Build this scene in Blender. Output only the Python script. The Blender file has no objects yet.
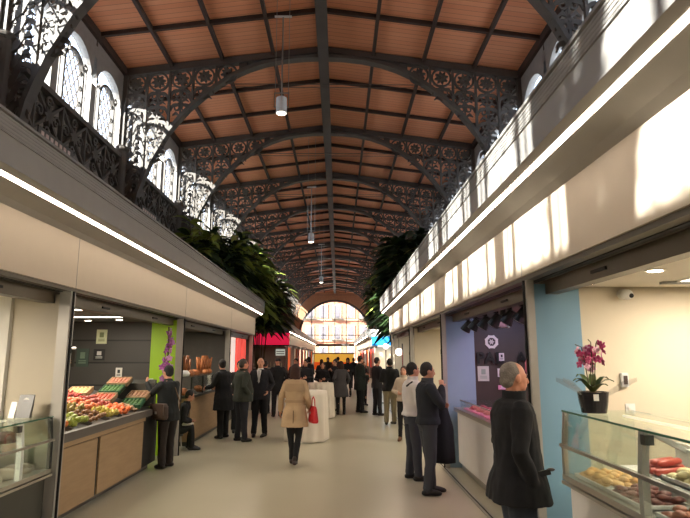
import bpy, math, random
from mathutils import Vector, Matrix, Euler
random.seed(7)
R = math.radians
SC = bpy.context.scene
COL = SC.collection
PI = math.pi

# ------------------------------------------------------------------ materials
def lin(c):
    out = []
    for v in c[:3]:
        v = v / 255.0
        out.append(v / 12.92 if v <= 0.04045 else ((v + 0.055) / 1.055) ** 2.4)
    return tuple(out) + (1.0,)

def mat(name, col, rough=0.6, metal=0.0, vary=0.12, scale=6.0, bump=0.0, emit=0.0, stretch=None, spec=0.5, col2=None, bscale=None):
    m = bpy.data.materials.new(name); m.use_nodes = True
    nt = m.node_tree; b = nt.nodes['Principled BSDF']
    c = lin(col)
    tc = nt.nodes.new('ShaderNodeTexCoord'); mp = nt.nodes.new('ShaderNodeMapping')
    nt.links.new(tc.outputs['Object'], mp.inputs['Vector'])
    if stretch: mp.inputs['Scale'].default_value = stretch
    nz = nt.nodes.new('ShaderNodeTexNoise'); nz.inputs['Scale'].default_value = scale; nz.inputs['Detail'].default_value = 4
    nt.links.new(mp.outputs[0], nz.inputs['Vector'])
    mx = nt.nodes.new('ShaderNodeMix'); mx.data_type = 'RGBA'
    c2 = lin(col2) if col2 else tuple(max(0, v * (1 + vary * 1.5)) for v in c[:3]) + (1,)
    c1 = c if col2 else tuple(v * (1 - vary * 1.5) for v in c[:3]) + (1,)
    mx.inputs[6].default_value = c1; mx.inputs[7].default_value = c2
    nt.links.new(nz.outputs['Fac'], mx.inputs[0])
    nt.links.new(mx.outputs[2], b.inputs['Base Color'])
    b.inputs['Roughness'].default_value = rough; b.inputs['Metallic'].default_value = metal
    b.inputs['Specular IOR Level'].default_value = spec
    if bump:
        bp = nt.nodes.new('ShaderNodeBump'); bp.inputs['Strength'].default_value = bump; bp.inputs['Distance'].default_value = 0.02
        n2 = nt.nodes.new('ShaderNodeTexNoise'); n2.inputs['Scale'].default_value = bscale or scale * 3
        nt.links.new(mp.outputs[0], n2.inputs['Vector'])
        nt.links.new(n2.outputs['Fac'], bp.inputs['Height']); nt.links.new(bp.outputs[0], b.inputs['Normal'])
    if emit:
        nt.links.new(mx.outputs[2], b.inputs['Emission Color']); b.inputs['Emission Strength'].default_value = emit
    return m

def glass(name, tint=(235, 245, 240), gloss=0.10):
    m = bpy.data.materials.new(name); m.use_nodes = True
    nt = m.node_tree; nt.nodes.clear()
    o = nt.nodes.new('ShaderNodeOutputMaterial'); t = nt.nodes.new('ShaderNodeBsdfTransparent'); g = nt.nodes.new('ShaderNodeBsdfGlossy')
    t.inputs[0].default_value = lin(tint); g.inputs['Roughness'].default_value = 0.03; g.inputs['Color'].default_value = (1, 1, 1, 1)
    lw = nt.nodes.new('ShaderNodeLayerWeight'); lw.inputs['Blend'].default_value = 0.25
    ml = nt.nodes.new('ShaderNodeMath'); ml.operation = 'MULTIPLY_ADD'; ml.inputs[1].default_value = 0.35; ml.inputs[2].default_value = gloss * 0.5
    nt.links.new(lw.outputs['Fresnel'], ml.inputs[0])
    mx = nt.nodes.new('ShaderNodeMixShader')
    nt.links.new(ml.outputs[0], mx.inputs[0]); nt.links.new(t.outputs[0], mx.inputs[1]); nt.links.new(g.outputs[0], mx.inputs[2])
    nt.links.new(mx.outputs[0], o.inputs[0])
    return m

def wood(name, c1, c2, rough=0.5, axis='Y', scale=5.0, rings=6):
    m = mat(name, c1, rough, col2=c2, scale=scale, stretch={'Y': (6, .5, 6), 'X': (.5, 6, 6), 'Z': (6, 6, .5)}[axis], bump=0.05)
    return m

def planks(name, c1, c2, width=0.12, axis=1, joint=(60, 30, 20), rough=0.6):
    """boards with thin joints; the joints repeat along `axis`"""
    m = bpy.data.materials.new(name); m.use_nodes = True
    nt = m.node_tree; b = nt.nodes['Principled BSDF']; L = nt.links.new
    tc = nt.nodes.new('ShaderNodeTexCoord'); sp = nt.nodes.new('ShaderNodeSeparateXYZ'); L(tc.outputs['Object'], sp.inputs[0])
    d = nt.nodes.new('ShaderNodeMath'); d.operation = 'DIVIDE'; d.inputs[1].default_value = width; L(sp.outputs[axis], d.inputs[0])
    fl = nt.nodes.new('ShaderNodeMath'); fl.operation = 'FLOOR'; L(d.outputs[0], fl.inputs[0])
    fr = nt.nodes.new('ShaderNodeMath'); fr.operation = 'FRACT'; L(d.outputs[0], fr.inputs[0])
    wn = nt.nodes.new('ShaderNodeTexWhiteNoise'); wn.noise_dimensions = '1D'; L(fl.outputs[0], wn.inputs['W'])
    nz = nt.nodes.new('ShaderNodeTexNoise'); nz.inputs['Scale'].default_value = 1.3; nz.inputs['Detail'].default_value = 5; L(tc.outputs['Object'], nz.inputs['Vector'])
    ad = nt.nodes.new('ShaderNodeMath'); ad.operation = 'ADD'; L(wn.outputs['Value'], ad.inputs[0]); L(nz.outputs['Fac'], ad.inputs[1])
    hf = nt.nodes.new('ShaderNodeMath'); hf.operation = 'MULTIPLY'; hf.inputs[1].default_value = .5; L(ad.outputs[0], hf.inputs[0])
    mx = nt.nodes.new('ShaderNodeMix'); mx.data_type = 'RGBA'; mx.inputs[6].default_value = lin(c1); mx.inputs[7].default_value = lin(c2); L(hf.outputs[0], mx.inputs[0])
    lt = nt.nodes.new('ShaderNodeMath'); lt.operation = 'LESS_THAN'; lt.inputs[1].default_value = 0.07; L(fr.outputs[0], lt.inputs[0])
    m2 = nt.nodes.new('ShaderNodeMix'); m2.data_type = 'RGBA'; m2.inputs[7].default_value = lin(joint); L(mx.outputs[2], m2.inputs[6]); L(lt.outputs[0], m2.inputs[0])
    L(m2.outputs[2], b.inputs['Base Color']); b.inputs['Roughness'].default_value = rough
    return m

# ------------------------------------------------------------------ geometry
class G:
    def __init__(s): s.v = []; s.f = []
    def add(s, vs, fs):
        o = len(s.v); s.v += [tuple(v) for v in vs]; s.f += [tuple(i + o for i in f) for f in fs]; return s
    def box(s, x0, x1, y0, y1, z0, z1):
        x0, x1 = sorted((x0, x1)); y0, y1 = sorted((y0, y1)); z0, z1 = sorted((z0, z1))
        return s.add([(x0, y0, z0), (x1, y0, z0), (x1, y1, z0), (x0, y1, z0), (x0, y0, z1), (x1, y0, z1), (x1, y1, z1), (x0, y1, z1)],
                     [(3, 2, 1, 0), (4, 5, 6, 7), (0, 1, 5, 4), (1, 2, 6, 5), (2, 3, 7, 6), (3, 0, 4, 7)])
    def obox(s, c, d, m):
        """box of full size d centred c turned by a matrix"""
        vs = []
        for k in ((-1, -1, -1), (1, -1, -1), (1, 1, -1), (-1, 1, -1), (-1, -1, 1), (1, -1, 1), (1, 1, 1), (-1, 1, 1)):
            vs.append(Vector(c) + m @ Vector((k[0] * d[0] / 2, k[1] * d[1] / 2, k[2] * d[2] / 2)))
        return s.add(vs, [(3, 2, 1, 0), (4, 5, 6, 7), (0, 1, 5, 4), (1, 2, 6, 5), (2, 3, 7, 6), (3, 0, 4, 7)])
    def loft(s, rings):
        n = len(rings[0]); vs = [p for r in rings for p in r]; fs = []
        for i in range(len(rings) - 1):
            for j in range(n):
                a = i * n + j; b = i * n + (j + 1) % n
                fs.append((a, b, b + n, a + n))
        fs.append(tuple(reversed(range(n)))); fs.append(tuple(range((len(rings) - 1) * n, len(rings) * n)))
        return s.add(vs, fs)
    def sect(s, secs, n=20, p=2.0):
        """upright loft; sections (z, cx, cy, rx, ry)"""
        rings = []
        for z, cx, cy, rx, ry in secs:
            r = []
            for k in range(n):
                a = 2 * PI * k / n; c, t = math.cos(a), math.sin(a)
                e = 2.0 / p
                r.append((cx + rx * math.copysign(abs(c) ** e, c), cy + ry * math.copysign(abs(t) ** e, t), z))
            rings.append(r)
        return s.loft(rings)
    def ell(s, c, r, m=None, n=14, k=9):
        rings = []; c = Vector(c); m = m or Matrix.Identity(3)
        for i in range(k + 1):
            t = -PI / 2 + PI * (i + 0.03) / (k + 0.06)
            rings.append([c + m @ Vector((r[0] * math.cos(t) * math.cos(2 * PI * j / n), r[1] * math.cos(t) * math.sin(2 * PI * j / n), r[2] * math.sin(t))) for j in range(n)])
        return s.loft(rings)
    def tube(s, pts, rad, n=10, flat=1.0, cap=True, up=None):
        pts = [Vector(p) for p in pts]
        if not hasattr(rad, '__len__'): rad = [rad] * len(pts)
        rings = []; prev = None
        P = list(pts); Q = list(rad)
        if cap:
            d0 = (P[1] - P[0]).normalized(); d1 = (P[-1] - P[-2]).normalized()
            h = [(P[0] - d0 * Q[0] * math.cos(a), Q[0] * math.sin(a)) for a in (0.15, 0.7)]
            t = [(P[-1] + d1 * Q[-1] * math.cos(a), Q[-1] * math.sin(a)) for a in (0.7, 0.15)]
            P = [a for a, b in h] + P + [a for a, b in t]; Q = [b for a, b in h] + Q + [b for a, b in t]
        for i, (p, r) in enumerate(zip(P, Q)):
            d = (P[min(i + 1, len(P) - 1)] - P[max(i - 1, 0)])
            d = d.normalized() if d.length > 1e-9 else Vector((0, 0, 1))
            if prev is None:
                u = Vector(up) if up else (Vector((0, 0, 1)) if abs(d.z) < .9 else Vector((1, 0, 0)))
            else: u = prev
            u = (u - d * u.dot(d))
            u = u.normalized() if u.length > 1e-6 else d.orthogonal().normalized()
            prev = u; w = d.cross(u)
            rings.append([p + u * (r * flat * math.cos(2 * PI * j / n)) + w * (r * math.sin(2 * PI * j / n)) for j in range(n)])
        return s.loft(rings)
    def cyl(s, p0, p1, r0, r1=None, n=12): return s.tube([p0, p1], [r0, r1 if r1 is not None else r0], n, cap=False)
    def prism(s, poly, axis, a, b):
        """extrude a 2D polygon: axis 'y' -> poly is (x,z); 'x' -> (y,z); 'z' -> (x,y)"""
        f = {'y': lambda p, t: (p[0], t, p[1]), 'x': lambda p, t: (t, p[0], p[1]), 'z': lambda p, t: (p[0], p[1], t)}[axis]
        return s.loft([[f(p, a) for p in poly], [f(p, b) for p in poly]])
    def ribbon(s, pts, w, axis, a, b, closed=False):
        """flat bar following a 2D polyline, cut w wide, thickness a..b along axis"""
        n = len(pts); L = []; Rr = []
        for i, p in enumerate(pts):
            p0 = pts[i - 1] if (i or closed) else pts[i]; p1 = pts[(i + 1) % n] if (i < n - 1 or closed) else pts[i]
            dx, dy = p1[0] - p0[0], p1[1] - p0[1]; l = math.hypot(dx, dy) or 1
            ww = w[i] if hasattr(w, '__len__') else w
            L.append((p[0] - dy / l * ww / 2, p[1] + dx / l * ww / 2)); Rr.append((p[0] + dy / l * ww / 2, p[1] - dx / l * ww / 2))
        f = {'y': lambda p, t: (p[0], t, p[1]), 'x': lambda p, t: (t, p[0], p[1]), 'z': lambda p, t: (p[0], p[1], t)}[axis]
        rings = [[f(L[i], a), f(Rr[i], a), f(Rr[i], b), f(L[i], b)] for i in range(n)]
        if not closed: return s.loft(rings)
        vs = [p for r in rings for p in r]; fs = []
        for i in range(n):
            for j in range(4):
                k = (i + 1) % n
                fs.append((i * 4 + j, i * 4 + (j + 1) % 4, k * 4 + (j + 1) % 4, k * 4 + j))
        return s.add(vs, fs)
    def sheet(s, grid):
        n = len(grid[0]); fs = []
        for i in range(len(grid) - 1):
            for j in range(n - 1): fs.append((i * n + j, i * n + j + 1, (i + 1) * n + j + 1, (i + 1) * n + j))
        return s.add([p for r in grid for p in r], fs)
    def build(s, name, m, parent=None, smooth=False, vox=0, soft=0, org=None, floor=None, jit=0, bevel=0, folds=0):
        me = bpy.data.meshes.new(name)
        o = Vector(org) if org is not None else Vector((0, 0, 0))
        me.from_pydata([tuple(Vector(v) - o) for v in s.v], [], s.f); me.update()
        ob = bpy.data.objects.new(name, me); COL.objects.link(ob)
        if vox:
            import bmesh
            bm = bmesh.new(); bm.from_mesh(me); bmesh.ops.recalc_face_normals(bm, faces=bm.faces); bm.to_mesh(me); bm.free()
            rm = ob.modifiers.new('r', 'REMESH'); rm.mode = 'VOXEL'; rm.voxel_size = vox; rm.use_smooth_shade = True
            if soft:
                sm = ob.modifiers.new('s', 'SMOOTH'); sm.iterations = soft; sm.factor = 0.5
            dg = bpy.context.evaluated_depsgraph_get(); ev = ob.evaluated_get(dg)
            nm = bpy.data.meshes.new_from_object(ev); ob.modifiers.clear(); ob.data = nm; bpy.data.meshes.remove(me); me = nm; me.name = name
            if folds:
                from mathutils import noise
                nn = [v.normal.copy() for v in me.vertices]
                for v, n_ in zip(me.vertices, nn):
                    q = v.co
                    k = noise.noise(Vector((q.x * 11, q.y * 11, q.z * 4.5))) + .6 * noise.noise(Vector((q.x * 19 + 5, q.y * 19, q.z * 13)))
                    v.co = q + n_ * k * folds
            if floor is not None or jit:
                for v in me.vertices:
                    if jit:
                        q = v.co * 30
                        v.co += Vector((math.sin(q.y * 1.7 + q.z), math.sin(q.z * 1.3 + q.x * 2), math.sin(q.x * 1.9 + q.y))) * jit
                    if floor is not None and v.co.z < floor: v.co.z = floor
            smooth = True
        else:
            import bmesh
            bm = bmesh.new(); bm.from_mesh(me); bmesh.ops.recalc_face_normals(bm, faces=bm.faces)
            if bevel: bmesh.ops.bevel(bm, geom=list(bm.edges), offset=bevel, segments=2, affect='EDGES', clamp_overlap=True)
            bm.to_mesh(me); bm.free()
        if smooth:
            for p in me.polygons: p.use_smooth = True
        me.materials.append(m) if not me.materials else None
        me.materials[0] = m
        if parent is not None: ob.parent = parent
        return ob

def thing(name, label, cat, loc=(0, 0, 0), rz=0, group=None):
    o = bpy.data.objects.new(name, None); COL.objects.link(o)
    o.empty_display_size = .1
    o.location = loc; o.rotation_euler = (0, 0, rz); o['label'] = label; o['category'] = cat
    if group: o['group'] = group
    return o
def tag(o, label, cat, group=None, kind=None):
    o['label'] = label; o['category'] = cat
    if group: o['group'] = group
    if kind: o['kind'] = kind
    return o
def copy_tree(o, parent=None):
    c = o.copy(); COL.objects.link(c)
    if parent is not None: c.parent = parent
    for ch in list(o.children): copy_tree(ch, c)
    return c
def struct(o): o['kind'] = 'structure'; return o
def text_mesh(name, body, size, m, parent, loc, rot=(0, 0, 0), depth=0.004, bold=0.0, mirror=False, space=1.0):
    cu = bpy.data.curves.new(name, 'FONT'); cu.body = body; cu.size = size; cu.extrude = depth; cu.offset = bold; cu.space_character = space
    cu.align_x = 'LEFT'
    t = bpy.data.objects.new(name, cu); COL.objects.link(t)
    dg = bpy.context.evaluated_depsgraph_get(); me = bpy.data.meshes.new_from_object(t.evaluated_get(dg))
    COL.objects.unlink(t); bpy.data.objects.remove(t)
    ob = bpy.data.objects.new(name, me); COL.objects.link(ob)
    if not me.materials: me.materials.append(m)
    else: me.materials[0] = m
    ob.parent = parent; ob.location = loc; ob.rotation_euler = rot
    return ob

def area(name, loc, sx, sy, e, col=(1, .88, .72), rot=(0, 0, 0)):
    l = bpy.data.lights.new(name, 'AREA'); l.shape = 'RECTANGLE'; l.size = sx; l.size_y = sy; l.energy = e; l.color = col
    ob = bpy.data.objects.new(name, l); COL.objects.link(ob); ob.location = loc; ob.rotation_euler = rot
    return ob
CASEW = 9
# ------------------------------------------------------------------ palette
M = {}
M['iron'] = mat('painted_iron', (94, 87, 79), 0.55, vary=.2, scale=3)
M['iron_dark'] = mat('dark_iron', (86, 77, 70), 0.6, vary=.2, scale=2)
M['roof'] = planks('roof_boards', (226, 142, 98), (238, 166, 124), 0.2, 1, (170, 100, 68))
M['timber'] = mat('dark_timber', (70, 52, 42), 0.7, vary=.2)
M['hood'] = mat('grey_hood', (150, 145, 139), 0.45, metal=0.0, vary=.05)
M['hood_light'] = mat('hood_rib', (140, 136, 130), 0.4)
M['fascia'] = mat('cream_fascia', (196, 180, 158), 0.55, vary=.02)
M['header'] = mat('bronze_header', (96, 88, 76), 0.4, metal=.3, vary=.08)
M['slot'] = mat('black_slot', (16, 15, 14), 0.6)
M['post'] = mat('aluminium_post', (172, 167, 158), 0.4, metal=.15, vary=.05)
M['led'] = mat('led_diffuser', (255, 236, 212), 0.4, vary=0, emit=36)
M['globe'] = mat('globe_glow', (255, 236, 212), 0.4, vary=0, emit=5)
M['panel_light'] = mat('panel_diffuser', (255, 244, 226), 0.4, vary=0, emit=7)
M['spot_light'] = mat('downlight_lens', (255, 240, 215), 0.4, vary=0, emit=14)
M['cream'] = mat('cream_partition', (216, 203, 178), 0.6, vary=.02)
M['offwhite'] = mat('white_partition', (206, 202, 192), 0.5, vary=.02)
M['taupe'] = mat('taupe_partition', (178, 168, 148), 0.5, vary=.02)
M['blue'] = mat('blue_partition', (122, 160, 184), 0.5, vary=.02)
M['violet'] = mat('violet_partition', (150, 176, 198), 0.45, vary=.03)
M['green'] = mat('lime_partition', (160, 205, 30), 0.5, vary=.03)
M['slate'] = planks('slate_panel', (62, 60, 56), (74, 72, 68), 0.42, 2, (30, 30, 28), .5)
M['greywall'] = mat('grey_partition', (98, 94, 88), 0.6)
M['board'] = mat('brown_board', (70, 58, 52), 0.5)
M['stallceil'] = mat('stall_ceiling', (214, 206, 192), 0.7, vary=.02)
M['oak'] = mat('oak_panel', (150, 122, 88), 0.5, col2=(180, 150, 112), scale=3, stretch=(6, 1, 9), bump=.03)
M['worktop'] = mat('grey_worktop', (96, 90, 84), 0.4)
M['white'] = mat('white_paint', (232, 228, 220), 0.5, vary=.03)
M['whiteplastic'] = mat('white_plastic', (224, 224, 220), 0.35, vary=.03)
M['black'] = mat('black_plastic', (22, 22, 23), 0.4)
M['steel'] = mat('brushed_steel', (176, 172, 164), 0.28, metal=.85, vary=.05)
M['case_dark'] = mat('dark_case_panel', (58, 58, 52), 0.4)
M['glass'] = glass('clear_glass', (246, 250, 249), .05)
M['glass_win'] = glass('window_glass', (245, 250, 255), .05)
M['glass_green'] = glass('case_glass', (246, 251, 248), .05)
M['cloth'] = mat('white_cloth', (228, 220, 206), 0.8, vary=.03)
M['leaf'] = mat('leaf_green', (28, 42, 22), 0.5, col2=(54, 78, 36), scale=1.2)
M['leaf_sun'] = mat('leaf_sunlit', (112, 130, 52), 0.4, col2=(160, 172, 84), scale=1.5)  # sunlight on the fronds, put into a brighter leaf colour
M['stem'] = mat('plant_stem', (80, 70, 44), 0.7)
M['soil'] = mat('planter_soil', (50, 38, 28), .9)
M['red'] = mat('red_sign', (226, 30, 70), 0.5, vary=.03, emit=.9)
M['skyblue'] = mat('blue_sign', (40, 150, 215), 0.5, vary=.25, scale=3, emit=.9)
M['orange'] = mat('orange_panel', (235, 96, 30), 0.5, vary=.05, emit=.5)
M['redpanel'] = mat('red_panel', (205, 36, 30), 0.5, vary=.05, emit=.35)
M['yellow'] = mat('yellow_sign', (240, 180, 70), 0.5, vary=.05, emit=.6)
SKY = 6.5; SUN = 54.0; SUND = (-1, -.70, .62); SPOT = 300; EXPO = -0.2
# ------------------------------------------------------------------ the hall
XC = -0.47; HW = 6.2; XL = XC - HW; XR = XC + HW
ZE = 10.5; ZR = 11.32; YN = -14.0; YF = 82.1
def roofz(x): return ZR - (ZR - ZE) * abs(x - XC) / HW
TRY = [10.1 + 6 * k for k in range(-4, 13)]      # truss positions, the last one sits in the end arch

fm = mat('polished_floor', (164, 159, 138), 0.22, col2=(178, 172, 150), scale=.6, spec=.4)
def floor_mat(m):
    nt = m.node_tree; b = nt.nodes['Principled BSDF']
    nz = nt.nodes.new('ShaderNodeTexNoise'); nz.inputs['Scale'].default_value = .8; nz.inputs['Detail'].default_value = 2
    rr = nt.nodes.new('ShaderNodeMapRange'); rr.inputs[3].default_value = .27; rr.inputs[4].default_value = .33
    tc = nt.nodes.new('ShaderNodeTexCoord'); nt.links.new(tc.outputs['Object'], nz.inputs['Vector'])
    nt.links.new(nz.outputs['Fac'], rr.inputs[0]); nt.links.new(rr.outputs[0], b.inputs['Roughness'])
floor_mat(fm)
struct(G().box(XL - 1, XR + 1, YN, YF + .4, -.2, 0).build('floor', fm))
gm = mat('street_paving', (150, 145, 135), .8)
struct(G().box(-60, 60, YF + .4, 140, -.25, -.02).build('ground_outside', gm))
# floor track of the sliding front, right side
tr = thing('floor_track', 'thin dark metal sliding door track set in the floor beside the right counters', 'track', (1.76, 10, 0))
G().box(1.72, 1.80, 1.0, 19.6, 0, .006).build('rail_plate', M['steel'], tr, org=tr.location)
G().box(1.752, 1.768, 1.0, 19.6, .006, .009).build('groove', M['slot'], tr, org=tr.location)

# roof boards, one slab per slope
def slab(x0, x1):
    g = G(); g.prism([(x0, roofz(x0)), (x1, roofz(x1)), (x1, roofz(x1) + .15), (x0, roofz(x0) + .15)], 'y', YN, YF + .3); return g
rf = slab(XL - .3, XC); rf.add(*(lambda q: (q.v, q.f))(slab(XC, XR + .3)))
struct(rf.build('ceiling', M['roof']))
# purlins and ridge beam
for i, t in enumerate([-1, -.75, -.5, -.25, .25, .5, .75, 1]):
    x = XC + HW * t * (.985 if abs(t) == 1 else 1); z = roofz(x); w, d = (.11, .24) if abs(t) == 1 else (.045, .15)
    struct(G().box(x - w, x + w, YN, YF, z - d, z - .002).build('trim_%d' % (i + 1), M['timber']))
struct(G().box(XC - .11, XC + .11, YN, YF, ZR - .40, ZR - .01).box(XC - .16, XC + .16, YN, YF, ZR - .44, ZR - .40).build('trim_9', M['iron_dark']))
# rafters, one per two metres between trusses
raf = None; n = 0
y = TRY[0]
while y < YF:
    for k in (1, 2):
        yy = y + 2 * k
        if yy > YF: break
        g = G()
        for sg in (-1, 1):
            xe = XC + sg * HW
            g.prism([(XC, ZR - .01), (xe, ZE - .01), (xe, ZE - .13), (XC, ZR - .13)], 'y', -.05, .05)
        if raf is None: raf = g.build('roof_rafter', M['timber'])
        ob = raf if n == 0 else raf.copy()
        if n: COL.objects.link(ob)
        ob.location.y = yy; n += 1
        tag(ob, 'slim dark timber rafter crossing the orange boarded roof between two iron trusses', 'beam', 'roof rafters')
    y += 6

# ---- truss
def scroll(cx, cz, r, a0, turns, sgn=1, n=14):
    pts = []
    for i in range(n + 1):
        t = i / n; a = a0 + sgn * turns * 2 * PI * t; rr = r * (1 - .78 * t)
        pts.append((cx + rr * math.cos(a), cz + rr * math.sin(a)))
    return pts
def archz(dx):
    """lower chord height at distance dx from the axis"""
    P = [(0, 10.95), (1.2, 10.86), (2.3, 10.55), (3.1, 10.08), (3.75, 9.55), (4.4, 8.85), (4.95, 7.95), (5.35, 7.0), (5.55, 6.2), (5.62, 5.6)]
    for (a, b), (c, d) in zip(P, P[1:]):
        if dx <= c: return b + (d - b) * (dx - a) / (c - a)
    return P[-1][1]
AP = [(0, 10.95), (.6, 10.93), (1.2, 10.86), (1.8, 10.73), (2.3, 10.55), (2.75, 10.33), (3.1, 10.08), (3.45, 9.82), (3.75, 9.55), (4.1, 9.22), (4.4, 8.85), (4.7, 8.44), (4.95, 7.95), (5.18, 7.5), (5.35, 7.0), (5.48, 6.6), (5.55, 6.2), (5.62, 5.6)]
def make_truss():
    root = thing('roof_truss', '', 'truss', (0, 0, 0))
    g = G()
    for sg in (-1, 1):
        g.prism([(XC, ZR - .03), (XC + sg * HW, ZE - .03), (XC + sg * HW, ZE - .26), (XC, ZR - .22)], 'y', -.12, .12)
    g.build('top_chord', M['iron_dark'], root)
    g = G()
    g.ribbon([(XC - x, z) for x, z in reversed(AP)] + [(XC + x, z) for x, z in AP[1:]], .09, 'y', -.14, .14)
    g.ribbon([(XC - x, z + .09) for x, z in reversed(AP)] + [(XC + x, z + .09) for x, z in AP[1:]], .10, 'y', -.04, .04)
    g.build('arch_chord', M['iron'], root)
    g = G()      # pierced web plates near the ridge
    for sg in (-1, 1):
        for x0, x1 in ((.0, .55), (1.35, 1.7), (2.35, 2.6)):
            a, b = XC + sg * x0, XC + sg * x1
            g.prism([(a, roofz(a) - .2), (b, roofz(b) - .2), (b, archz(x1)), (a, archz(x0))], 'y', -.03, .03)
    g.build('web_plate', M['iron_dark'], root)
    cells = [2.6, 3.3, 4.0, 4.7, 5.4, 6.05]
    for sg in (-1, 1):
        for x in cells[1:5]:
            X = XC + sg * x; zt = roofz(X) - .2
            G().box(X - .035, X + .035, -.05, .05, archz(x), zt).build('upright', M['iron'], root)
        o = G()
        for i in range(5):
            a, b = cells[i], cells[i + 1]; c = (a + b) / 2; X = XC + sg * c; zt = roofz(X) - .24; r = min(.29, (b - a) / 2 - .05)
            zc = zt - r
            o.ribbon([(X + r * math.cos(t * PI / 9), zc + r * math.sin(t * PI / 9)) for t in range(18)], .06, 'y', -.03, .03, closed=True)
            for q in range(8):        # rosette
                t = q * PI / 4 + .2
                o.ribbon([(X + .05 * math.cos(t), zc + .05 * math.sin(t)), (X + r * .45 * math.cos(t), zc + r * .45 * math.sin(t)), (X + r * .75 * math.cos(t), zc + r * .75 * math.sin(t))], [.03, .10, .02], 'y', -.035, .035)
            o.ribbon([(X + .07 * math.cos(t * PI / 4), zc + .07 * math.sin(t * PI / 4)) for t in range(8)], .07, 'y', -.05, .05, closed=True)
            zb = archz(b); z = zc - r
            if zb > z - .25: continue
            k = 0
            while z - .3 > archz(c) - .1:
                h = .46
                for e in (-1, 1):
                    o.ribbon(scroll(X + e * .13, z - .2, .15, PI / 2 - e * PI / 2, 1.1, e), [.07 - .003 * q for q in range(15)], 'y', -.025, .025)
                    o.ribbon([(X, z), (X + e * .10, z - .10), (X + e * .26, z - .16), (X + e * .30, z - .30)], [.05, .08, .07, .03], 'y', -.02, .02)
                    o.ribbon([(X, z - .46), (X + e * .14, z - .36), (X + e * .24, z - .44)], [.04, .10, .02], 'y', -.02, .02)
                o.ribbon([(X, z + .04), (X, z - h)], .05, 'y', -.025, .025)
                z -= h; k += 1
        # foliage filling beside the column
        z = 9.2
        while z > 5.9:
            X = XC + sg * 5.78
            o.ribbon([(XC + sg * 6.1, z - .3), (X, z), (X - sg * .1, z + .22), (X - sg * .25, z + .2)], [.10, .14, .12, .04], 'y', -.04, .04)
            z -= .36
        o.build('scrollwork', M['iron'], root)
        X = XC + sg * 6.05
        c = G().cyl((X, 0, 0), (X, 0, 7.9), .21, .20, 18).ell((X, 0, 7.92), (.25, .25, .14)).cyl((X, 0, 6.3), (X, 0, 6.42), .25, .25, 18).cyl((X, 0, 3.9), (X, 0, 4.0), .25, .25, 18)
        c.box(X - .07, X + .07, -.09, .09, 8.0, ZE - .2)
        c.build('column', M['iron'], root, smooth=False)
    for z in (10.08, 9.98):
        G().cyl((XL, .02, z), (XR, .02, z), .012, n=6).build('tie_rod', M['iron'], root)
    return root
truss = make_truss()
ordn = ['first', 'second', 'third', 'fourth', 'fifth', 'sixth', 'seventh', 'eighth', 'ninth', 'tenth', 'eleventh', 'twelfth']
for i, y in enumerate(TRY[:-1]):
    t = truss if i == 0 else copy_tree(truss)
    t.location.y = y
    k = i - 4
    if k == 0: s = 'iron roof truss nearest the viewer, its curved bracket at top left'
    elif k < 0: s = 'iron roof truss over the hall behind the viewer, out of the photo'
    else: s = '%s scrollwork iron arch truss in view under the orange roof, counting away from the viewer' % ordn[k]
    t['label'] = s; t['group'] = 'iron roof trusses'

# ---- side walls: solid foot, ironwork frieze, arched clerestory
wm = mat('wall_render', (150, 142, 132), .8)
struct(G().box(XL - .35, XL - .05, YN, YF, 0, 7.72).build('wall_left', wm))
struct(G().box(XR + .05, XR + .35, YN, YF, 0, 7.72).build('wall_right', wm))
struct(G().box(XL - .3, XR + .3, YN - .3, YN, 0, 11.6).build('wall_back', wm))
clm = mat('clerestory_frame', (156, 150, 142), .6)
ZB, ZT = 7.72, ZE + .1
def arch_pts(a, zs, c=0, n=12): return [(c + a * math.cos(PI - PI * i / n), zs + a * .95 * math.sin(PI * i / n)) for i in range(n + 1)]
def clere_wall():
    g = G()
    for c in (-2, 0, 2):
        a = .86; zs = 9.0; x0, x1 = c - 1.0, c + 1.0
        for u, v in ((x0, c - a), (c + a, x1)): g.box(-.1, .1, u, v, ZB, zs)
        ap = arch_pts(a, zs, c)
        top = [(x0 + (x1 - x0) * i / 12, ZT) for i in range(13)]
        low = ap
        f = []; vs = []
        for t in (-.1, .1):
            vs += [(t, p[0], p[1]) for p in low] + [(t, p[0], p[1]) for p in top]
        n = 13; o = 26
        for i in range(12):
            f.append((i, i + 1, n + i + 1, n + i)); f.append((o + i, o + n + i, o + n + i + 1, o + i + 1))
            f.append((i, o + i, o + i + 1, i + 1))
        # shoulders beside the arch
        g.add(vs, f)
        for u, v in ((x0, c - a), (c + a, x1)):
            g.box(-.1, .1, u, v, zs, zs + .001)
    return g
def clere_frame():
    g = G()
    for c in (-2, 0, 2):
        a = .50; zs = 8.95
        g.ribbon([(c - a, ZB)] + arch_pts(a, zs, c, 10) + [(c + a, ZB)], .07, 'x', -.06, .06)
        for e in (-1, 1):
            g.box(-.04, .04, c + e * .68 - .02, c + e * .68 + .02, ZB, 9.35)
            g.ribbon(scroll(c + e * .62, 9.25, .13, 0, 1, e, 8), .04, 'x', -.03, .03)
        g.box(-.07, .07, c - .86, c + .86, ZB, ZB + .07)
        # lattice
        for q in range(-6, 7):
            for sg in (-1, 1):
                pts = []
                for t in range(0, 41):
                    yy = -a + 2 * a * t / 40; zz = 8.4 + q * .42 + sg * yy * 1.5
                    lim = zs + .95 * math.sqrt(max(0, a * a - yy * yy))
                    if ZB < zz < lim: pts.append((c + yy, zz))
                if len(pts) > 2: g.ribbon([pts[0], pts[-1]], .022, 'x', -.012, .012)
    return g
def clere_glass():
    return G().box(-.005, .005, -2.95, 2.95, ZB, 9.9)
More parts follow.
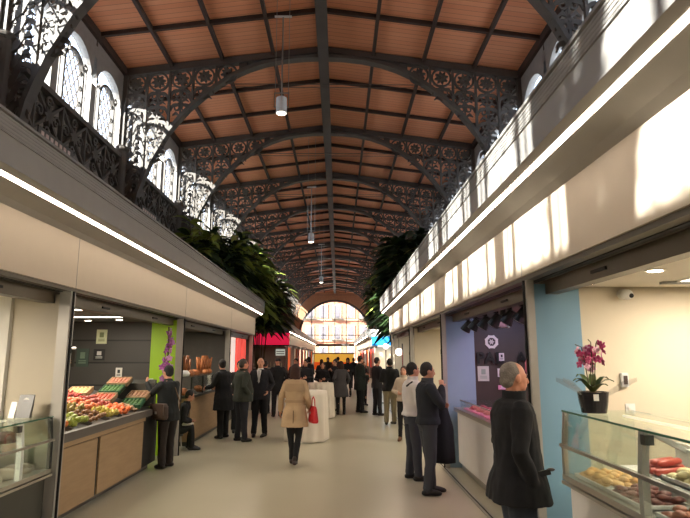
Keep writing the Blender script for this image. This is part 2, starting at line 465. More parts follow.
def frieze():
    g = G()
    z0, z1 = 6.55, 7.66
    g.box(-.08, .08, -3, 3, z1 - .05, z1 + .08); g.box(-.08, .08, -3, 3, z0 - .08, z0 + .02)
    n = 5; w = 6 / n
    for i in range(n):
        a = -3 + i * w; c = a + w / 2; zc = (z0 + z1) / 2
        g.box(-.05, .05, a - .03, a + .03, z0, z1)
        for e in (-1, 1):
            g.ribbon([(c - w / 2, zc - e * .5), (c, zc), (c + w / 2, zc + e * .5)], [.05, .09, .05], 'x', -.04, .04)
            g.ribbon(scroll(c + e * .36, zc, .16, PI / 2 - e * PI / 2, 1.1, e, 10), .05, 'x', -.03, .03)
            g.ribbon(scroll(c, zc + e * .33, .15, 0, 1.1, e, 10), .05, 'x', -.03, .03)
        for q in range(8):
            t = q * PI / 4
            g.ribbon([(c, zc), (c + .14 * math.cos(t), zc + .14 * math.sin(t)), (c + .24 * math.cos(t), zc + .24 * math.sin(t))], [.04, .10, .02], 'x', -.06, .06)
    return g
wn = 0; tn = 10
cw = cf = cg = fz = None
for i, y in enumerate(TRY[:-1]):
    for sg in (-1, 1):
        X = XL if sg < 0 else XR
        wn += 1; tn += 1
        if cw is None:
            cw = clere_wall().build('window_1', clm); cf = clere_frame().build('window_frame', M['iron'], cw)
            cg = clere_glass().build('window_glass', M['glass_win'], cw); w = cw
            fz = frieze().build('trim_11', M['iron']); fr = fz
        else:
            w = copy_tree(cw); w.name = 'window_%d' % wn; fr = fz.copy(); COL.objects.link(fr); fr.name = 'trim_%d' % tn
        w.location = (X, y + 3, 0); struct(w); fr.location = (X + (.15 if sg < 0 else -.15), y + 3, 0); struct(fr)

# ---- far end: glazed arch under a masonry gable
def gable():
    g = G(); a = 5.1; zs = 4.8; n = 24
    ap = [(XC + a * math.cos(PI - PI * i / n), zs + 5.0 * math.sin(PI * i / n)) for i in range(n + 1)]
    x0, x1 = XL - .3, XR + .3
    vs = []; f = []
    for t in (YF, YF + .35):
        vs += [(p[0], t, p[1]) for p in ap] + [(x0 + (x1 - x0) * i / n, t, 11.6) for i in range(n + 1)]
    m = n + 1; o = 2 * m
    for i in range(n):
        f += [(i, i + 1, m + i + 1, m + i), (o + i, o + m + i, o + m + i + 1, o + i + 1), (i, o + i, o + i + 1, i + 1)]
    g.add(vs, f)
    g.add([(x0, YF, zs), (XC - a, YF, zs), (x0, YF, 11.6)], [(0, 1, 2)]); g.add([(x1, YF, zs), (XC + a, YF, zs), (x1, YF, 11.6)], [(0, 1, 2)])
    g.box(x0, XC - a, YF, YF + .35, 0, zs); g.box(XC + a, x1, YF, YF + .35, 0, zs)
    return g
struct(gable().build('wall_far', mat('gable_timber', (176, 128, 92), .7, vary=.15)))
eg = G(); a = 5.1
for x in (-3.4, -1.7, 0, 1.7, 3.4): eg.box(XC + x - .05, XC + x + .05, YF + .05, YF + .15, 0, 4.8 + 5.0 * math.sqrt(max(0, 1 - (x / a) ** 2)))
eg.box(XC - a, XC + a, YF, YF + .2, 3.2, 3.55); eg.box(XC - a, XC + a, YF + .05, YF + .15, 4.75, 4.85)
eg.ribbon([(XC + a * math.cos(PI * i / 24), 4.8 + 5.0 * math.sin(PI * i / 24)) for i in range(25)], .3, 'y', YF - .05, YF + .2)
ew = struct(eg.build('window_0', M['iron_dark']))
G().box(XC - a, XC + a, YF + .09, YF + .11, 0, 9.5).build('window_glass', M['glass_win'], ew)

# ---- the sunlit house across the street
fac = thing('apartment_building', 'sunlit pink and cream apartment facade with balconies seen through the far end arch', 'building', (0, 100, 0))
G().box(-22, 22, 100, 108, 0, 20).build('wall', mat('pink_render', (158, 104, 78), .8, vary=.06, scale=1), fac, org=fac.location)
sh = mat('shutter', (92, 84, 86), .6); fr_ = mat('stone_surround', (166, 142, 114), .7)
for fl in range(5):
    z = 1.0 + fl * 3.7
    for k in range(-8, 9):
        x = XC + k * 2.4 + .3
        wq = G().box(x - .75, x + .75, 99.86, 100, z, z + 2.5).build('window_surround', fr_, fac, org=fac.location)
        G().box(x - .5, x + .5, 99.8, 99.9, z + .1, z + 2.25).build('shutter', sh, wq, org=fac.location)
    G().box(-22, 22, 99.7, 100, z - .35, z - .15).build('cornice', fr_, fac, org=fac.location)
    if fl in (1, 2, 3):
        for k in range(-3, 4):
            x = XC + k * 4.8 + .3
            g = G().box(x - 1.1, x + 1.1, 99.1, 99.9, z - .12, z - .02).box(x - 1.1, x + 1.1, 99.1, 99.14, z + .85, z + .9)
            for q in range(12): g.box(x - 1.1 + q * .198, x - 1.08 + q * .198, 99.1, 99.13, z, z + .88)
            g.build('balcony', M['iron_dark'], fac, org=fac.location)

# ---- hanging projectors
def projector(i, x, y, z):
    lab = ['nearest and largest white hanging spotlight on its long rods', 'middle white hanging spotlight on long cables, half way along the hall', 'far small white hanging spotlight near the end arch'][i]
    t = thing('hanging_spotlight', lab, 'lamp', (x, y, z), 0)
    o = t.location
    G().cyl((x, y, z - .19), (x, y, z + .17), .125, .125, 20).cyl((x, y, z + .17), (x, y, z + .2), .125, .08, 20).build('housing', M['whiteplastic'], t, org=o, smooth=False)
    G().cyl((x, y, z - .2), (x, y, z - .189), .1, .1, 20).build('lens', M['spot_light'], t, org=o)
    g = G().box(x - .17, x + .17, y - .012, y + .012, z + .29, z + .31)
    for e in (-1, 1): g.box(x + e * .16 - .01, x + e * .16 + .01, y - .012, y + .012, z - .05, z + .3); g.cyl((x + e * .12, y, z - .04), (x + e * .17, y, z - .04), .02, n=8)
    g.build('yoke', M['steel'], t, org=o)
    g = G().cyl((x, y, z + .2), (x, y, z + 2.2), .018, n=8); g.build('rod', M['steel'], t, org=o)
    for e in (-1, 1): G().cyl((x + e * .15, y, z + .3), (x + e * .15, y, roofz(x) - .02), .006, n=5).build('cable', M['steel'], t, org=o)
    G().box(x - .2, x + .2, y - .02, y + .02, z + 2.2, z + 2.24).build('crossbar', M['white'], t, org=o)
projector(0, -1.3, 12.0, 7.45); projector(1, -1.15, 23.2, 6.75); projector(2, -1.05, 34.5, 6.5)
# ------------------------------------------------------------------ stall canopies
def canopy(label, sg, xh, xf, y0, y1, seams, wallx, endm=None, beams=True, roofto=None):
    """xh hood face towards the passage, xf fascia plane; sg -1 left, +1 right (outward direction)"""
    t = thing('stall_canopy', label, 'canopy', (xf, (y0 + y1) / 2, 0)); o = t.location
    P = lambda d, z: (xh + sg * d, z)
    wd = abs(xf - xh)
    G().prism([P(0, 3.33), P(0, 3.72), P(.08, 3.78), (xf + sg * .3, 3.78), (xf + sg * .3, 3.14), P(wd, 3.14), P(.25, 3.19)], 'y', y0, y1).build('hood', M['hood'], t, org=o)
    g = G()
    for k in range(4): g.box(xh - sg * .004, xh + sg * .02, y0, y1, 3.60 + k * .032, 3.612 + k * .032)
    g.box(xh - sg * .012, xh + sg * .02, y0, y1, 3.735, 3.76); g.box(xh - sg * .012, xh + sg * .02, y0, y1, 3.57, 3.585)
    g.build('louvre_band', M['hood_light'], t, org=o)
    G().prism([P(.065, 3.297), P(.100, 3.278), P(.098, 3.273), P(.063, 3.292)], 'y', y0 + .05, y1 - .05).build('led_strip', M['led'], t, org=o)
    fx0, fx1 = xf, xf + sg * .1
    G().box(fx0, fx1, y0 + .12, y1 - .12, 2.57, 3.14).build('fascia', M['fascia'], t, org=o)
    # bronze header with shutter slots
    G().box(xf + sg * .02, xf + sg * .34, y0 + .15, y1 - .15, 2.53, 2.569).box(xf + sg * .22, xf + sg * .34, y0 + .15, y1 - .15, 2.40, 2.53).build('header', M['header'], t, org=o)
    g = G()
    g.box(xf + sg * .11, xf + sg * .17, y0 + .3, y1 - .3, 2.522, 2.531)
    g.build('shutter_slot', M['slot'], t, org=o)
    for q in range(len(seams) - 1):
        for fr in (.3, .75):
            yy = seams[q] + (seams[q + 1] - seams[q]) * fr
            G().box(xf + sg * .205, xf + sg * .222, yy - .12, yy + .12, 2.45, 2.475).build('shutter_catch', M['slot'], t, org=o)
    for y in seams[:-1]:
        if y > y0 + .2: G().box(xf - sg * .002, xf + sg * .01, y - .004, y + .004, 2.57, 3.14).build('panel_seam', M['hood_light'], t, org=o)
    G().box(xf + sg * .3, wallx, y0, y1, 3.70, 3.78).build('roof_panel', M['hood'], t, org=o)
    for y in seams:
        g = G().box(xf + sg * .02, xf + sg * (.14 if sg < 0 else .09), y - .06, y + .06, 0, 2.53)
        g.build('post', M['post'], t, org=o)
        G().box(xf - sg * .002, xf + sg * .02, y - .02, y - .005, 0, 2.53).box(xf - sg * .004, xf + sg * .02, y - .012, y + .012, 1.85, 1.93).build('post_seal', M['slot'], t, org=o)
    for (ya, yb, m) in (endm or []):
        G().box(xf + sg * .3, wallx, ya, yb, 2.5, 3.70).build('end_wall', m, t, org=o)
    return t
YL = [1.75, 6.3, 10.9, 15.6, 19.8]
YRr = [.8, 5.3, 9.7, 14.0, 18.9]
canopy('long grey left canopy with bright light strip over cream fascia', -1, -2.65, -2.95, -2.5, 20.2, YL, XL - .05, [(20.1, 20.2, M['hood'])])
canopy('long right canopy striped by sunlight above the meat and cheese stalls', 1, 1.45, 1.76, -2.5, 19.4, YRr, XR + .05, [(19.3, 19.4, M['hood'])])
YL2 = [35.2, 40, 45, 50, 55, 60, 65, 70, 75]
canopy('far left canopy beginning behind the red sign', -1, -2.9, -3.1, 35, 76, YL2, XL - .05)
YR2 = [42.2, 47, 52, 57, 62, 67, 72]
canopy('far right canopy beginning behind the blue sign', 1, 2.1, 2.55, 42, 76, YR2, XR + .05)

def partition(label, m, x0, x1, y, z1=2.5, th=.08, extra=None, name='partition_wall'):
    t = G().box(x0, x1, y, y + th, 0, z1).build(name, m); t.data.transform(Matrix.Translation((-(x0 + x1) / 2, -y, 0))); t.location = ((x0 + x1) / 2, y, 0)
    return tag(t, label, 'wall')
def stall_ceiling(label, x0, x1, y0, y1, z=2.47, m=None):
    t = G().box(x0, x1, y0, y1, z, z + .04).build('stall_ceiling', m or M['stallceil'])
    return tag(t, label, 'ceiling')
LB = XL - .04; RB = XR + .04
# left partitions
partition('plain taupe partition at the left edge beside the fruit stall post', M['taupe'], -3.62, -3.1, 6.3)
partition('white partition panel behind the left display case, at the left edge of the photo', M['offwhite'], LB, -3.62, 6.24)
partition('dark slate wall of the fruit stall hung with posters', M['slate'], LB, -3.58, 10.9)
partition('lime green wall panel behind the man at the fruit stall', M['green'], -3.58, -3.1, 10.88)
partition('grey wall at the far end of the bread stall', M['greywall'], LB, -3.1, 15.6)
partition('pale wall closing the red lit stall at the end of the left row', M['greywall'], LB, -3.1, 20.0)
stall_ceiling('cream ceiling over the left edge stall', LB, -3.29, -2.5, 6.24)
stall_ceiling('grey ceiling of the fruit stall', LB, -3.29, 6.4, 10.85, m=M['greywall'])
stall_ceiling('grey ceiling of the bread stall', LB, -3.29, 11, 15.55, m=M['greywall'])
stall_ceiling('ceiling of the red lit stall', LB, -3.29, 15.7, 19.95)
# right partitions
partition('pale blue wall panel right behind the elderly man', M['blue'], 1.86, 2.3, 5.3)
partition('cream wall with thermostat behind the cheese and sausage case', M['cream'], 2.3, RB, 5.32)
partition('blue to violet wall panel left of the butcher logo board', M['violet'], 1.86, 2.34, 9.7)
partition('dark brown board wall of the butcher stall carrying logo and letters', M['board'], 2.34, RB, 9.72)
partition('cream end wall of the open stall behind the white shirted man', M['cream'], 1.9, RB, 14.0)
partition('pale end wall of the last stall on the right row', M['offwhite'], 1.9, RB, 19.1)
stall_ceiling('cream tiled ceiling over the cheese stall', 2.1, RB, -2.5, 5.28)
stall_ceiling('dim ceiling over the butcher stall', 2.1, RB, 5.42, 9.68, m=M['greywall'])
stall_ceiling('ceiling over the empty cream stall', 2.1, RB, 9.82, 13.98)
stall_ceiling('ceiling over the last right hand stall', 2.1, RB, 14.1, 19.05)

def clight(label, x0, x1, y0, y1, z=2.47, group=None, m=None):
    t = thing('ceiling_light', label, 'lamp', ((x0 + x1) / 2, (y0 + y1) / 2, z), 0, group); o = t.location
    g = G().box(x0, x1, y0, y1, z - .012, z - .001); g.build('frame', M['white'], t, org=o)
    G().box(x0 + .02, x1 - .02, y0 + .02, y1 - .02, z - .016, z - .0125).build('diffuser', m or M['panel_light'], t, org=o)
    return t
clight('square bright ceiling panel at the right edge over the cheese stall', 2.95, 3.9, 3.9, 4.8)
clight('bright ceiling panel nearer the viewer over the cheese stall', 2.95, 3.9, 1.5, 2.4)
clight('long white tube light above the fruit, nearer one', -4.9, -3.6, 7.8, 8.0)
clight('long white tube light above the fruit, further one', -4.9, -3.6, 9.3, 9.5)
clight('bright panel over the left edge display case', -4.6, -3.7, 3.8, 4.7)
clight('panel light over the bread stall', -4.6, -3.7, 13.0, 13.3)
clight('panel light over the red lit stall', -4.6, -3.7, 17.4, 17.8)
clight('panel light over the empty cream stall', 2.6, 3.6, 11.6, 12.2)
clight('panel light over the last right hand stall', 2.6, 3.6, 16.2, 16.8)
def downlight(label, x, y, z=2.47):
    t = thing('downlight', label, 'lamp', (x, y, z)); o = t.location
    G().cyl((x, y, z - .01), (x, y, z - .001), .075, n=20).build('trim_ring', M['white'], t, org=o)
    G().cyl((x, y, z - .014), (x, y, z - .011), .055, n=20).build('lens', M['spot_light'], t, org=o)
downlight('round downlight left of the security camera in the cheese stall ceiling', 2.25, 5.0)
downlight('round downlight above and right of the security camera', 2.42, 4.2)
downlight('small downlight over the dark slate wall', -3.95, 10.2); downlight('small downlight before the lime wall', -3.45, 10.3)
downlight('downlight over the far corner of the slate wall', -4.6, 10.4)

# wall fittings of the cheese stall
t = thing('security_camera', 'small white dome camera at the top of the cream wall', 'camera', (2.72, 5.3, 2.4)); o = t.location
G().cyl((2.72, 5.32, 2.4), (2.72, 5.25, 2.4), .05, .045).ell((2.72, 5.22, 2.39), (.055, .055, .05)).build('housing', M['whiteplastic'], t, org=o, smooth=True)
G().ell((2.735, 5.17, 2.375), (.022, .015, .022)).build('lens', M['black'], t, org=o, smooth=True)
t = thing('thermostat', 'white wall thermostat with dark display above the switch', 'thermostat', (2.67, 5.32, 1.6)); o = t.location
G().box(2.635, 2.705, 5.285, 5.32, 1.535, 1.665).build('body', M['whiteplastic'], t, org=o, bevel=.006)
G().box(2.655, 2.69, 5.279, 5.286, 1.56, 1.64).build('display', M['board'], t, org=o)
t = thing('light_switch', 'white square switch plate on the cream wall below the thermostat', 'switch', (2.71, 5.32, 1.34)); o = t.location
G().box(2.665, 2.755, 5.31, 5.32, 1.295, 1.385).build('plate', M['whiteplastic'], t, org=o, bevel=.002)
G().box(2.685, 2.735, 5.302, 5.311, 1.315, 1.365).build('rocker', M['white'], t, org=o, bevel=.002)
t = G().box(2.85, 3.25, 4.85, 4.9, 2.445, 2.465).build('ceiling_vent', M['hood_light']); tag(t, 'slim grey vent slot in the ceiling right of the security camera', 'vent')

# ------------------------------------------------------------------ glass display case builder
M['tube'] = mat('case_tube', (255, 240, 215), .4, vary=0, emit=1.2)
def display_case(label, sg, xf, y0, y1, ztop, zmid, zlow, depth, body, post_y, base=.0):
    t = thing('display_case', label, 'display case', (xf + sg * depth / 2, (y0 + y1) / 2, 0)); o = t.location
    X = lambda d: xf + sg * d
    G().box(X(.06), X(depth), y0, y1, base + .08, zlow - .03).box(X(.1), X(depth), y0 + .02, y1 - .02, 0, base + .08).build('cabinet', body, t, org=o, bevel=.006)
    G().box(X(.0), X(.08), y0, y1, zlow - .04, zlow).box(X(-.01), X(.02), y0, y1, zlow - .075, zlow - .05).build('lower_rail', M['steel'], t, org=o)
    G().prism([(X(.0), zlow), (X(.004), zmid), (X(.010), zmid), (X(.006), zlow)], 'y', y0 + .03, y1 - .03).build('lower_glass', M['glass_green'], t, org=o)
    G().box(X(-.012), X(.014), y0, y1, zmid - .012, zmid + .012).build('middle_rail', M['steel'], t, org=o)
    G().prism([(X(.004), zmid + .012), (X(.03), ztop - .01), (X(.036), ztop - .01), (X(.010), zmid + .012)], 'y', y0 + .03, y1 - .03).build('upper_glass', M['glass_green'], t, org=o)
    G().box(X(.03), X(depth * .62), y0, y1, ztop - .01, ztop).build('top_glass', M['glass_green'], t, org=o)
    G().box(X(.025), X(.033), y0, y1, ztop - .012, ztop + .002).build('top_glass_edge', mat('green_glass_edge', (70, 110, 90), .2), t, org=o)
    for y in (y0 + .01, y1 - .03):
        G().prism([(X(.0), zlow), (X(.004), zmid), (X(.03), ztop - .012), (X(depth * .62), ztop - .012), (X(depth * .62), zlow)], 'y', y, y + .01).build('side_glass', M['glass_green'], t, org=o)
        G().prism([(X(.0), zlow), (X(.004), zmid), (X(.03), ztop - .012), (X(.07), ztop - .012), (X(.045), zmid), (X(.04), zlow)], 'y', y - .008, y + .022).build('end_post', M['black'] if sg < 0 and y > y1 - .1 else M['steel'], t, org=o)
    for y in post_y:
        G().prism([(X(.004), zlow), (X(.008), zmid), (X(.034), ztop - .012), (X(.08), ztop - .012), (X(.055), zmid), (X(.05), zlow)], 'y', y - .025, y + .025).build('glass_post', M['post'] if sg > 0 else M['white'], t, org=o)
        G().box(X(.02), X(.08), y - .07, y - .02, ztop - .09, ztop - .03).build('hinge', M['case_dark'], t, org=o)
    G().box(X(.06), X(depth - .05), y0 + .04, y1 - .04, zlow - .03, zlow - .01).build('deck', M['steel'], t, org=o)
    G().box(X(depth - .04), X(depth), y0, y1, zlow, zlow + .25).build('back_rail', M['white'], t, org=o)
    G().cyl((X(depth * .5), y0 + .1, ztop - .035), (X(depth * .5), y1 - .1, ztop - .035), .012, n=8).build('lamp_tube', M['tube'], t, org=o)
    area('case_lamp', (X(depth * .5), (y0 + y1) / 2, ztop - .055), .04, (y1 - y0) * .9, CASEW, (1, .92, .8))
    return t
rc = display_case('white and steel glass case of sausages and cheese at lower right', 1, 1.86, 1.6, 4.85, 1.37, 1.09, .86, 1.0, M['white'], [3.62, 2.4])
t = G().box(2.36, 2.75, 1.7, 3.98, 1.17, 1.19).box(2.345, 2.36, 1.7, 3.98, 1.16, 1.20).build('case_shelf', M['white']); t.parent = rc; t.data.transform(Matrix.Translation(-rc.location))
t = G().cyl((2.2, 4.85, .6), (2.2, 4.86, .6), .03).build('lock', M['black'], rc, org=rc.location)
t = G().prism([(2.1, 1.345), (2.36, 1.20), (2.7, 1.20), (2.7, 1.17), (2.35, 1.17), (2.06, 1.32)], 'y', 3.9, 3.93).build('shelf_bracket', M['post'], rc, org=rc.location)

lc = display_case('dark based glass case at the left edge with wrapped goods inside', -1, -3.0, 2.2, 6.2, 1.19, .95, .66, .95, M['case_dark'], [5.62, 4.6])
t = G().box(-3.9, -3.4, 2.3, 6.1, .93, .95).build('case_shelf', M['white']); t.parent = lc; t.data.transform(Matrix.Translation(-lc.location))
# card holder on the case
t = thing('menu_stand', 'small dark card stand on the left display case', 'card stand', (-3.28, 6.02, 1.19), R(0)); o = t.location
G().prism([(6.0, 1.19), (6.05, 1.19), (6.09, 1.42), (6.07, 1.42)], 'x', -3.33, -3.18).build('card', M['case_dark'], t, org=o)
G().prism([(6.0, 1.19), (6.02, 1.19), (6.06, 1.35), (6.05, 1.35)], 'x', -3.40, -3.34).build('leaflet', M['white'], t, org=o)
G().add([(-3.255 + .035 * math.cos(a * PI / 8), 6.06, 1.35 + .04 * math.sin(a * PI / 8)) for a in range(16)] + [(-3.255 + .035 * math.cos(a * PI / 8), 6.055, 1.35 + .04 * math.sin(a * PI / 8)) for a in range(16)],
        [tuple(range(16)), tuple(range(16, 32))] + [(i, (i + 1) % 16, 16 + (i + 1) % 16, 16 + i) for i in range(16)]).build('round_emblem', M['white'], t, org=o)
# goods in the left case
def goods(name, label, cat, group, mesh_fn, mt, spots, smooth=True):
    first = None
    for k, (x, y, z, rz) in enumerate(spots):
        if first is None: ob = mesh_fn(G()).build(name, mt, smooth=smooth); first = ob
        else: ob = first.copy(); COL.objects.link(ob)
        ob.location = (x, y, z); ob.rotation_euler = (0, 0, rz); tag(ob, label, cat, group)
    return first
rnd = random.Random(3)
ham = mat('dark_cured_block', (70, 48, 40), .5, vary=.3); pale = mat('pale_wrapped_block', (188, 172, 150), .5, vary=.15)
goods('cured_meat_block', 'dark brown cured block on the shelf of the left case', 'meat', 'dark blocks in the left case', lambda g: g.sect([(0, 0, 0, .10, .08), (.03, 0, 0, .13, .10), (.08, 0, 0, .12, .09), (.11, 0, 0, .06, .05)], 14), ham,
      [(-3.38 - .22 * (k % 2), 4.55 + k * .14, .951, rnd.uniform(-.5, .5)) for k in range(11)])
goods('wrapped_block', 'pale wrapped piece on the floor of the left case', 'food', 'pale pieces in the left case', lambda g: g.sect([(0, 0, 0, .12, .09), (.02, 0, 0, .14, .11), (.06, 0, 0, .13, .10), (.08, 0, 0, .08, .07)], 14, 3), pale,
      [(-3.25 - .3 * (k % 2), 4.35 + k * .14, .651, rnd.uniform(-.5, .5)) for k in range(13)])

# goods in the cheese case: trays then pieces
def tray(label, x0, x1, y0, y1, z, m):
    t = G().box(x0, x1, y0, y1, z, z + .012)
    for a in ((x0, x0 + .012, y0, y1), (x1 - .012, x1, y0, y1), (x0, x1, y0, y0 + .012), (x0, x1, y1 - .012, y1)): t.box(*a, z, z + .035)
    ob = t.build('food_tray', m); ob.data.transform(Matrix.Translation((-(x0 + x1) / 2, -(y0 + y1) / 2, -z))); ob.location = ((x0 + x1) / 2, (y0 + y1) / 2, z)
    return tag(ob, label, 'tray')
zt = .851
lump = lambda a, b, c: (lambda g: g.sect([(0, 0, 0, a * .7, b * .7), (c * .25, 0, 0, a, b), (c * .7, .1 * a, 0, a * .85, b * .8), (c, 0, 0, a * .35, b * .3)], 12))
stock = [
    ('fried_pastry', 'golden fried piece in the tray furthest from the viewer in the cheese case', 'pastry', (214, 170, 104), (1.92, 2.25, 4.24, 4.75), 36, (.05, .038, .04), 'pastries in the far tray'),
    ('cured_ham_slice', 'dark red ham fold in the front tray left of the steel glass post', 'ham', (120, 62, 54), (1.92, 2.24, 3.72, 4.2), 32, (.05, .042, .03), 'ham folds in the front tray'),
    ('cheese_wedge', 'pale yellow cheese piece in the tray behind the ham', 'cheese', (222, 204, 150), (2.29, 2.64, 3.7, 4.15), 24, (.055, .045, .045), 'cheese pieces behind the ham'),
    ('meat_parcel', 'brown pink meat parcel in the tray at the steel glass post', 'meat', (166, 104, 82), (1.93, 2.25, 3.2, 3.6), 24, (.05, .04, .035), 'meat parcels by the post'),
    ('mushroom_piece', 'small brown and white piece heaped in the nearest front tray', 'mushroom', (150, 118, 92), (1.93, 2.25, 2.55, 3.15), 80, (.03, .028, .03), 'brown and white pieces heaped in front tray'),
    ('cream_cheese_roll', 'long pale cream roll laid in the tray behind the mushrooms', 'cheese', (226, 214, 170), (2.29, 2.66, 2.6, 3.15), 10, (.12, .035, .045), 'pale rolls behind the mushrooms'),
    ('fritter', 'orange golden fritter in the heap under the white shelf', 'fritter', (226, 160, 80), (2.29, 2.66, 3.2, 3.62), 30, (.05, .035, .04), 'golden fritters under the shelf'),
]
t = G().box(2.27, 2.7, 1.7, 4.7, .852, .955).build('rear_step', M['white']); t.parent = rc; t.data.transform(Matrix.Translation(-rc.location))
for nm, lb, ct, c, (x0, x1, y0, y1), n, dims, gp in stock:
    zt = .957 if x0 > 2.26 else .853
    tray('white tray holding the ' + gp, x0, x1, y0, y1, zt, M['white'])
    mt = mat(nm + '_skin', c, .5, vary=.35, scale=14)
    nx = 4 if n < 50 else 8; spots = []
    for k in range(n):
        a = (k % nx + .5) / nx; b = (k // nx + .5) / math.ceil(n / nx)
        lay = 0
        spots.append((x0 + .02 + (x1 - x0 - .04) * a, y0 + .03 + (y1 - y0 - .06) * b, zt + .013 + (.035 if (k * 7) % 3 == 0 else .012 if k % 2 else 0), rnd.uniform(0, 6)))
    goods(nm, lb, ct, gp, lump(*dims), mt, spots)
goods('sausage_pack', 'red vacuum packed sausage pair behind the steel glass post', 'sausage', 'red sausage packs', lambda g: g.tube([(-.11, -.025, .03), (0, -.03, .03), (.11, -.025, .03)], .026).tube([(-.11, .03, .03), (0, .035, .03), (.11, .03, .03)], .026),
      mat('sausage_red', (176, 72, 58), .35, vary=.25), [(2.42, 4.3, .957, .3), (2.5, 4.45, .957, .1), (2.46, 4.36, 1.01, .5), (2.6, 4.25, .957, .2), (2.55, 4.6, .957, .3)])
goods('price_packet', 'blue and white printed packet lying by the red sausages', 'packet', None, lambda g: g.box(-.1, .1, -.06, .06, 0, .03), mat('blue_packet', (50, 80, 170), .4, col2=(220, 220, 230), scale=9), [(2.56, 4.12, 1.0, .4)], False)
goods('black_serving_bowl', 'black bowl by the golden fritters at the right edge', 'bowl', None, lambda g: g.sect([(0, 0, 0, .05, .05), (.05, 0, 0, .09, .09), (.06, 0, 0, .09, .09), (.055, 0, 0, .07, .07)], 18), M['black'], [(2.36, 2.45, .957, 0)])

# ------------------------------------------------------------------ orchid on the case
M['cello'] = glass('cellophane', (250, 250, 250), .6)
def orchid():
    x, y, z = 2.06, 4.62, 1.372
    t = thing('potted_orchid', 'pink and white orchid in dark glass pot on top of the cheese case', 'plant', (x, y, z)); o = t.location
    G().sect([(z, x, y, .095, .095), (z + .09, x, y, .112, .112), (z + .165, x, y, .12, .12), (z + .165, x, y, .11, .11), (z + .14, x, y, .105, .105)], 24).build('pot', mat('smoked_pot', (48, 44, 46), .12), t, org=o, smooth=False)
    G().ell((x, y, z + .145), (.1, .1, .02)).build('moss', mat('moss', (120, 96, 62), .9, vary=.3, scale=30), t, org=o)
    lg = G(); r = random.Random(5)
    for k in range(8):
        a = k * .8 + .3; l = r.uniform(.12, .2); hh = r.uniform(.06, .16)
        gr = []
        for i in range(6):
            q = i / 5; w = .03 * math.sin(PI * min(1, q * .9 + .12)); d = l * q; zz = z + .15 + hh * math.sin(q * 2.1)
            gr.append([(x + d * math.cos(a) - w * math.sin(a), y + d * math.sin(a) + w * math.cos(a), zz), (x + d * math.cos(a), y + d * math.sin(a), zz - .008), (x + d * math.cos(a) + w * math.sin(a), y + d * math.sin(a) - w * math.cos(a), zz)])
        lg.sheet(gr)
    lg.build('leaves', mat('orchid_leaf', (70, 92, 40), .4), t, org=o, smooth=True)
    petal = [mat('petal_pink', (196, 70, 118), .5, vary=.4, scale=40), mat('petal_pale', (226, 170, 190), .5, vary=.3, scale=40)]
    for k, (dx, dy, h) in enumerate([(-.05, 0, .52), (.0, -.03, .56), (.05, .02, .55), (.02, .05, .5)]):
        top = Vector((x + dx * 1.3, y + dy, z + h)); pts = [(x + dx * .4, y + dy * .4, z + .15), (x + dx * .8, y + dy, z + .33), tuple(top), tuple(top + Vector((dx * .6 - .02, 0, .02)))]
        G().tube(pts, .004, 6).build('flower_stem', M['stem'], t, org=o)
        for q in range(7):
            c = top + Vector((r.uniform(-.055, .055), r.uniform(-.05, .05), -.02 - .021 * q + r.uniform(-.01, .01)))
            f = G(); rm = Euler((r.uniform(-.6, .6), r.uniform(-.6, .6), r.uniform(0, 6))).to_matrix()
            rx = Matrix.Rotation(PI / 2, 3, 'X')
            for s in range(5):
                a = s * 2 * PI / 5; f.ell(c + rm @ (rx @ Vector((.02 * math.cos(a), .02 * math.sin(a), 0))), (.019, .014, .004), rm @ rx @ Matrix.Rotation(a, 3, 'Z'), 8, 5)
            fl = f.build('flower', petal[(q + k) % 3 == 0], t, org=o, smooth=True)
    for a, l in ((2.9, .24), (.15, .22), (3.3, .18)):
        G().sheet([[(x + .1 * math.cos(a), y - .05, z + .13), (x + .1 * math.cos(a), y - .05, z + .17)], [(x + (.1 + l / 2) * math.cos(a), y - .08, z + .19), (x + (.1 + l / 2) * math.cos(a), y - .08, z + .25)], [(x + (.1 + l) * math.cos(a), y - .1, z + .25), (x + (.1 + l) * math.cos(a), y - .1, z + .28)]]).build('wrapping_bow', M['cello'], t, org=o)
    G().box(x - .05, x - .01, y - .125, y - .12, z + .1, z + .15).build('gift_tag', M['white'], t, org=o)
orchid()

# ------------------------------------------------------------------ butcher stall
t = thing('stall_counter', 'white fronted butcher counter with steel top behind the elderly man', 'counter', (2.2, 7.5, 0)); o = t.location
G().box(1.98, 2.75, 5.45, 9.55, .12, .92).build('front_panel', M['white'], t, org=o); G().box(2.03, 2.7, 5.45, 9.55, 0, .12).build('plinth', M['steel'], t, org=o)
G().box(1.93, 2.78, 5.42, 9.6, .92, .98).build('worktop', M['steel'], t, org=o)
t = thing('meat_case', 'low glass case glowing pink with meat on the butcher counter', 'display case', (2.2, 7.5, .98)); o = t.location
G().prism([(2.0, .98), (1.98, 1.12), (1.984, 1.12), (2.006, .98)], 'y', 5.6, 9.3).box(1.98, 2.5, 5.6, 9.3, 1.115, 1.122).build('glass_panel', M['glass'], t, org=o)
for y in (5.6, 6.8, 8.0, 9.29): G().box(1.98, 2.5, y, y + .008, .985, 1.115).build('divider', M['glass'], t, org=o)
G().box(1.975, 1.985, 5.6, 9.3, 1.112, 1.126).build('edge_rail', M['steel'], t, org=o)
G().box(2.02, 2.6, 5.65, 9.25, .981, 1.0).build('pink_lit_deck', mat('pink_lit_deck', (235, 120, 160), .5, emit=.3), t, org=o)  # the case's pink light, put into the deck's colour and emission
mm = mat('pink_meat', (214, 90, 110), .4, vary=.4, scale=15)
goods('meat_cut', 'pink meat cut in the glowing butcher case', 'meat', 'meat cuts in the pink case', lump(.09, .07, .06), mm, [(2.12 + .16 * (k % 3), 5.8 + .13 * k, 1.001, k * 1.3) for k in range(26)])
